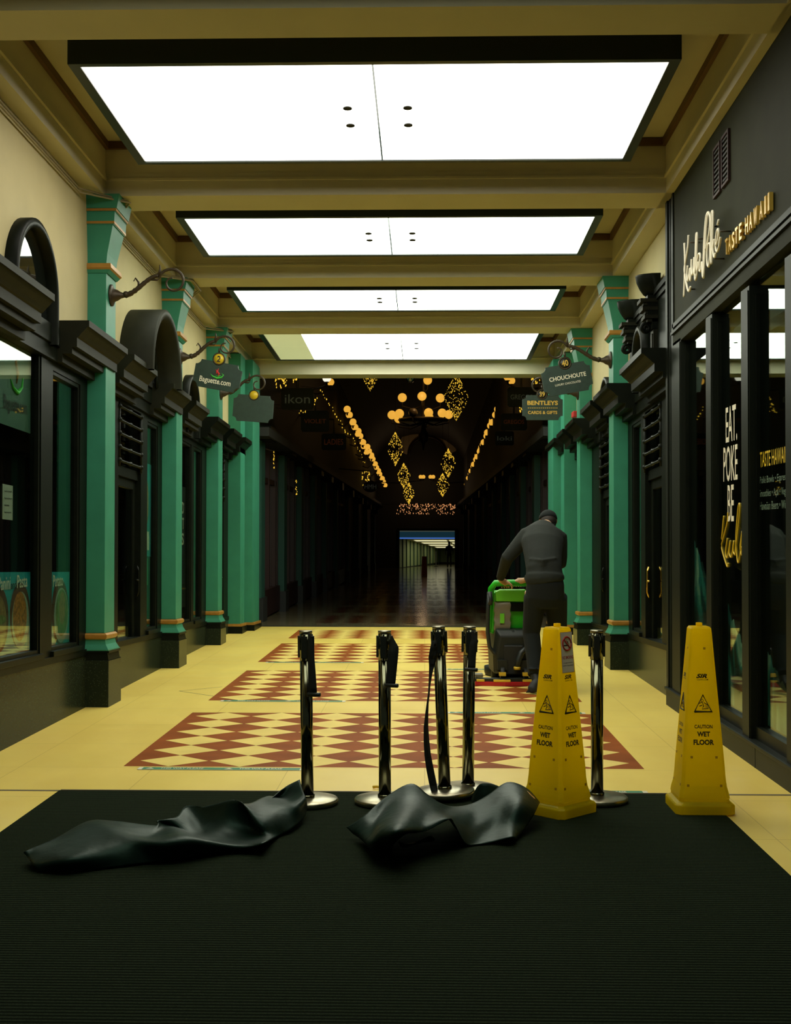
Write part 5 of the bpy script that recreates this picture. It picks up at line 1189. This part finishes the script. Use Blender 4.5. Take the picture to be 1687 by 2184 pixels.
for i, (x, y, dy) in enumerate(GL):
    p = cb(x, y, Dc + dy); m = MB(); m.ball(p, .140, 18); m.build('globe', M['globe_off'] if i == 2 else M['globe'], t)
    m = MB(); q = p - Vector((0, 0, .14)); m.tube([q, q - Vector((0, 0, .12)), Vector((cc.x + (p.x - cc.x) * .5, Dc + dy * .5, q.z - .22)), Vector((cc.x, Dc, q.z - .10))], .018, 6); m.build('arm', M['iron'], t)
# diamond light nets
random.seed(11)
def light_net(x, ytop, ybot, wpx, D, lab, n_, hang_=1):
    c = at(x, (ytop + ybot) / 2, D); top, bot = at(x, ytop, D), at(x, ybot, D); hgt = (top.z - bot.z) / 2; w_ = wpx / 2 * D / 2600
    t = thing('diamond_light', lab, 'fairy light', c, 'diamond shaped fairy lights hanging in the arcade')
    m = MB(); rr = .0085 * D / 33 * 1.0
    for i in range(n_):
        u = random.uniform(-1, 1); a = random.uniform(0, 2 * math.pi)
        if i % 3 == 0: u = random.choice((-1, 1)) * random.uniform(.2, 1)
        r_ = w_ * (1 - abs(u) ** 1.25) * random.choice((1, 1, 1, .55)); p = c + Vector((r_ * math.cos(a), r_ * math.sin(a), u * hgt)); s_ = rr * random.uniform(.7, 1.35)
        i0 = len(m.v); m.v += [tuple(p + Vector(q) * s_) for q in ((0, 0, 1.7), (1, 0, 0), (0, 1, 0), (-1, 0, 0), (0, -1, 0), (0, 0, -1.7))]
        for f in ((0, 1, 2), (0, 2, 3), (0, 3, 4), (0, 4, 1), (5, 2, 1), (5, 3, 2), (5, 4, 3), (5, 1, 4)): m._f([i0 + k for k in f])
    o = m.build('bulbs', M['bulb'], t); o['kind'] = 'stuff'
    m = MB()
    for k in range(8):
        a = k * math.pi / 4; m.tube([c + Vector((w_ * (1 - abs(u) ** 1.25) * math.cos(a), w_ * (1 - abs(u) ** 1.25) * math.sin(a), u * hgt)) for u in [-1 + .25 * j for j in range(9)]], .006, 4)
    m.tube([top, Vector((top.x, top.y, 6.62 + 2.6 * math.sqrt(1 - ((top.x + .32) / 3) ** 2) - 1.4 * (D - 20.65) / 59.35))], .006, 4); m.build('wire_frame', M['iron'], t)
light_net(973, 798, 897, 52, 30, 'largest diamond fairy light, beside the chandelier', 330)
light_net(843, 922, 993, 35, 42, 'diamond fairy light hanging below the chandelier, in front of the pale lunette edge', 230)
light_net(956, 957, 1018, 32, 48, 'diamond fairy light below the chandelier on the side of the man', 200)
light_net(861, 988, 1041, 28, 55, 'middle one of the three diamond fairy lights in a descending line', 170)
light_net(872, 1030, 1075, 24, 63, 'lowest diamond fairy light, just above the icicle light strip', 150)
light_net(944, 1010, 1059, 27, 58, 'small diamond fairy light low down on the side of the man', 150)
light_net(790, 750, 834, 44, 30, 'diamond fairy light half hidden behind the header beam, tip showing', 260)
def fairy(x0, y0, x1, y1, D, n_, lab, mt='bulb', s0=1.0, shape=None):
    c = at((x0 + x1) / 2, (y0 + y1) / 2, D); m = MB(); rr = .0015 * D * s0 * .25
    for i in range(n_):
        x = random.uniform(x0, x1); y = random.uniform(y0, y1)
        if shape == 'line': u = i / n_; x = x0 + (x1 - x0) * u + random.uniform(-2, 2); y = y0 + (y1 - y0) * u + random.uniform(-3, 3)
        if shape == 'ice': y = y0 + (y1 - y0) * random.random() ** 1.4
        p = at(x, y, D + random.uniform(-.3, .3)); s_ = rr * random.uniform(.7, 1.4)
        i0 = len(m.v); m.v += [tuple(p + Vector(q) * s_) for q in ((0, 0, 1.9), (1, 0, 0), (0, 1, 0), (-1, 0, 0), (0, -1, 0), (0, 0, -1.9))]
        for f in ((0, 1, 2), (0, 2, 3), (0, 3, 4), (0, 4, 1), (5, 2, 1), (5, 3, 2), (5, 4, 3), (5, 1, 4)): m._f([i0 + k for k in f])
    xw = (-3.07 if c.x < -.3 else 2.42); m.mi = 1; tp = at((x0 + x1) / 2, y0, D); m.tube([at(x0, y0, D), tp, at(x1, y0, D)], .004, 4); m.tube([tp, (xw, D, tp.z + .1)], .004, 4)
    if shape == 'ice': m.tube([(-3.1, D, tp.z), (2.45, D, tp.z)], .01, 4)
    o = m.build('fairy_lights', [M[mt], M['iron']], None); tag(o, lab, 'fairy light', None, 'stuff'); return o
fairy(846, 1075, 971, 1097, 70, 190, 'strip of pinkish icicle lights above the far doorway', 'bulb_p', .8, 'ice')
fairy(586, 802, 612, 828, 22, 34, 'cluster of fairy lights above the ikon board', s0=1.1); fairy(625, 803, 634, 816, 22, 8, 'small knot of fairy lights beside the cluster above the ikon board', s0=1.1)
fairy(662, 872, 676, 848, 24, 10, 'fairy lights between the ikon board and the next board', s0=1, shape='line'); fairy(684, 832, 745, 932, 30, 18, 'loose string of fairy lights trailing beside the globe row on the ikon side', s0=1, shape='line')
fairy(640, 880, 655, 876, 25, 5, 'few fairy lights under the ikon board', s0=1, shape='line')
fairy(768, 1005, 790, 1036, 60, 44, 'fairy light bunch below the globe row on the ikon side', s0=.9); fairy(1017, 1008, 1036, 1037, 60, 44, 'fairy light bunch below the globe row on the side of the man', s0=.9)
fairy(1048, 970, 1066, 996, 45, 28, 'fairy light bunch above the far shops on the side of the man', s0=.9); fairy(1133, 802, 1152, 818, 22, 16, 'fairy lights showing beside the number 40 board', s0=1.1)
fairy(1108, 868, 1113, 880, 24, 7, 'fairy lights showing at the edge of the number 39 board', s0=1.1)
fairy(583, 962, 585, 1000, 21.6, 22, 'vertical glimmer of fairy lights on the first dark pilaster', s0=.7); fairy(630, 1022, 634, 1055, 25.2, 18, 'vertical glimmer of fairy lights on the second dark pilaster', s0=.7)
fairy(740, 910, 782, 995, 50, 14, 'string of fairy lights running beneath the globe row on the ikon side', s0=.8, shape='line')
# far lamps in two pairs, small
for x, lab in ((897, 'pair'), (903, ''), (918, ''), (924, '')):
    globe_lamp(x, 1017, 74, 4.2, {897: 'outermost small lit globe on the ikon side in the far row of four', 903: 'second small lit globe in the far row of four', 918: 'third small lit globe in the far row of four', 924: 'last small lit globe on the side of the man in the far row of four'}[x], 1 if x < 910 else -1, 'far row of four small globes', M['globe'], False)
# unlit hanging boards
M['glowtext'] = mat('faint glow lettering', (.16, .17, .13), .6, emit=(.5, .55, .42), es=.02)  # letters of the unlit boards given a faint glow of their own
M['glowred'] = mat('faint red glow lettering', (.2, .05, .02), .6, emit=(.5, .12, .03), es=.03)
def dark_board(x0, y0, x1, y1, D, text, lab, mt='glowtext', oval=False, th=.32):
    A, B = at(x0, y0, D), at(x1, y1, D); c = (A + B) / 2; t = thing('hanging_sign', lab, 'shop sign', c, 'unlit hanging boards in the dark arcade'); w_, h_ = (B.x - A.x) / 2, (A.z - B.z) / 2
    P = [(w_ * math.cos(a), h_ * math.sin(a)) for a in [i * math.pi / 12 for i in range(24)]] if oval else [(w_, -h_ * .8), (w_, h_ * .8), (w_ * .88, h_), (-w_ * .88, h_), (-w_, h_ * .8), (-w_, -h_ * .8), (-w_ * .88, -h_), (w_ * .88, -h_)]
    m = MB(); m.rings([[c + Vector((x, -.02, z)) for x, z in P], [c + Vector((x, .02, z)) for x, z in P]]); m.build('board', M['black_matt'], t)
    if text: m = MB(); add_text(m, text, c + Vector((0, -.022, 0)), (1, 0, 0), (0, 0, 1), w_ * 1.55, h_ * 2 * th, .001, .0); m.build('lettering', M[mt], t)
    m = MB(); m.tube([c + Vector((0, 0, h_)), c + Vector((0, 0, h_ + .35)), (-3.1 if c.x < -.3 else 2.45, c.y, c.z + h_ + .45)], .02, 6); m.build('hanger', M['iron'], t)
dark_board(600, 828, 669, 874, 23.2, 'ikon', 'black hanging board reading ikon in dim letters', th=.42)
dark_board(642, 876, 702, 921, 26.5, 'VIOLET', 'black hanging board with almost unreadable letters behind the ikon board', 'glowred', th=.2)
dark_board(686, 925, 738, 960, 30, 'LADIES', 'black hanging board with very dim reddish letters', 'glowred', th=.35)
dark_board(1082, 826, 1142, 868, 23.2, 'GREGOS', 'black hanging board with dim serif capitals, partly behind the Bentleys board', th=.24)
dark_board(1068, 882, 1124, 918, 26.5, 'GREGOS', 'black hanging board reading Gregos in faint capitals below the Bentleys board', 'glowred', th=.24)
dark_board(1056, 920, 1096, 950, 30, 'loki', 'black hanging board reading loki in faint letters', th=.32)
dark_board(774, 1026, 806, 1050, 44, 'HMH', 'oval dark hanging board with a tiny mark, below the globe row', oval=True, th=.4)
# orange board and two dim walkers near the far door
p = at(905, 1188, 58); z0 = zfl(58); t = thing('orange_board', 'narrow orange board standing in the dark arcade before the far doorway', 'floor sign', (p.x, 58, z0))
m = MB(); m.rings([[(p.x - .14, 57.9, z0), (p.x + .14, 57.9, z0), (p.x + .14, 58.1, z0), (p.x - .14, 58.1, z0)], [(p.x - .11, 57.96, z0 + .9), (p.x + .11, 57.96, z0 + .9), (p.x + .11, 58.04, z0 + .9), (p.x - .11, 58.04, z0 + .9)]]); m.build('panel', M['orange'], t)
def walker(px, D, hh, lab, st=1):
    z0 = zfl(D) if D < 78 else dz; c = at(px, 1190, D); x = c.x; t = thing('person', lab, 'person', (x, D, z0)); s_ = hh / 1.75
    q = lambda a, b_, z: Vector((x + a * s_, D + b_ * s_, z0 + z * s_))
    m = MB(); m.ell([(q(0, 0, .86), .15, .11), (q(0, 0, 1.0), .15, .11), (q(0, .01, 1.15), .15, .10), (q(0, .02, 1.35), .20, .11), (q(0, .02, 1.45), .14, .08), (q(0, .03, 1.52), .06, .05)], n=14)
    m.ball(q(0, .03, 1.65), .10 * s_, 12, .9, 1, 1.2)
    for sx in (-1, 1):
        limb(m, [q(sx * .18, 0, 1.40), q(sx * .25, .0, 1.12), q(sx * .24, .08 * sx, .88)], [.05, .042, .03], 8); m.ball(q(sx * .24, .08 * sx, .84), .04 * s_, 8)
        limb(m, [q(sx * .09, 0, .9), q(sx * .10, .10 * sx, .48), q(sx * .11, -.02 + .12 * sx, .06)], [.085, .06, .045], 8); m.ell([(q(sx * .11, -.08 + .12 * sx, .04), .03, .03), (q(sx * .11, .0 + .12 * sx, .045), .045, .04), (q(sx * .11, .13 + .12 * sx, .03), .035, .025)], n=8)
    o = m.build('body', M['black_matt'], t, smooth=True); remesh(o, .03, 2)
walker(958, 79.2, 1.72, 'dark figure standing in the bright far doorway')
t = thing('queue_post', 'thin dark post in the bright far passage', 'barrier post', (at(930, 1190, 81).x, 81, dz)); xx = at(930, 1190, 81).x
m = MB(); m.lathe((xx, 81, dz), [(.15, 0), (.15, .03), (.03, .05), (.03, 1.0), (.01, 1.02)], 14); m.build('pole', M['black_matt'], t)

for nm, loc, e, col in (('chandelier_lamp', (cc.x, Dc - 1.2, cc.z + .9), 16, (1, .6, .25)), ('far_globe_lamp', (-.2, 75.5, 4.6), 22, (1, .66, .35))):
    ld = bpy.data.lights.new(nm, 'POINT'); ld.energy = e; ld.color = col; ld.shadow_soft_size = .3; lo = bpy.data.objects.new(nm, ld); COL.objects.link(lo); lo.location = loc

c = at(875, 806, 20.8); t = thing('security_camera', 'small dark domed security camera under the header beam, beside the chandelier', 'security camera', c)
m = MB(); m.lathe((c.x, 20.8, c.z + .02), [(.10, .10), (.10, .0), (.095, -.01)], 20); m.tube([(c.x, 20.8, c.z + .1), (c.x, 20.72, c.z + .22)], .03, 8); m.build('mount', M['machine'], t)
m = MB(); m.ball((c.x, 20.8, c.z), .085, 18, 1, 1, 1); m.build('dome', M['black_glass'], t)
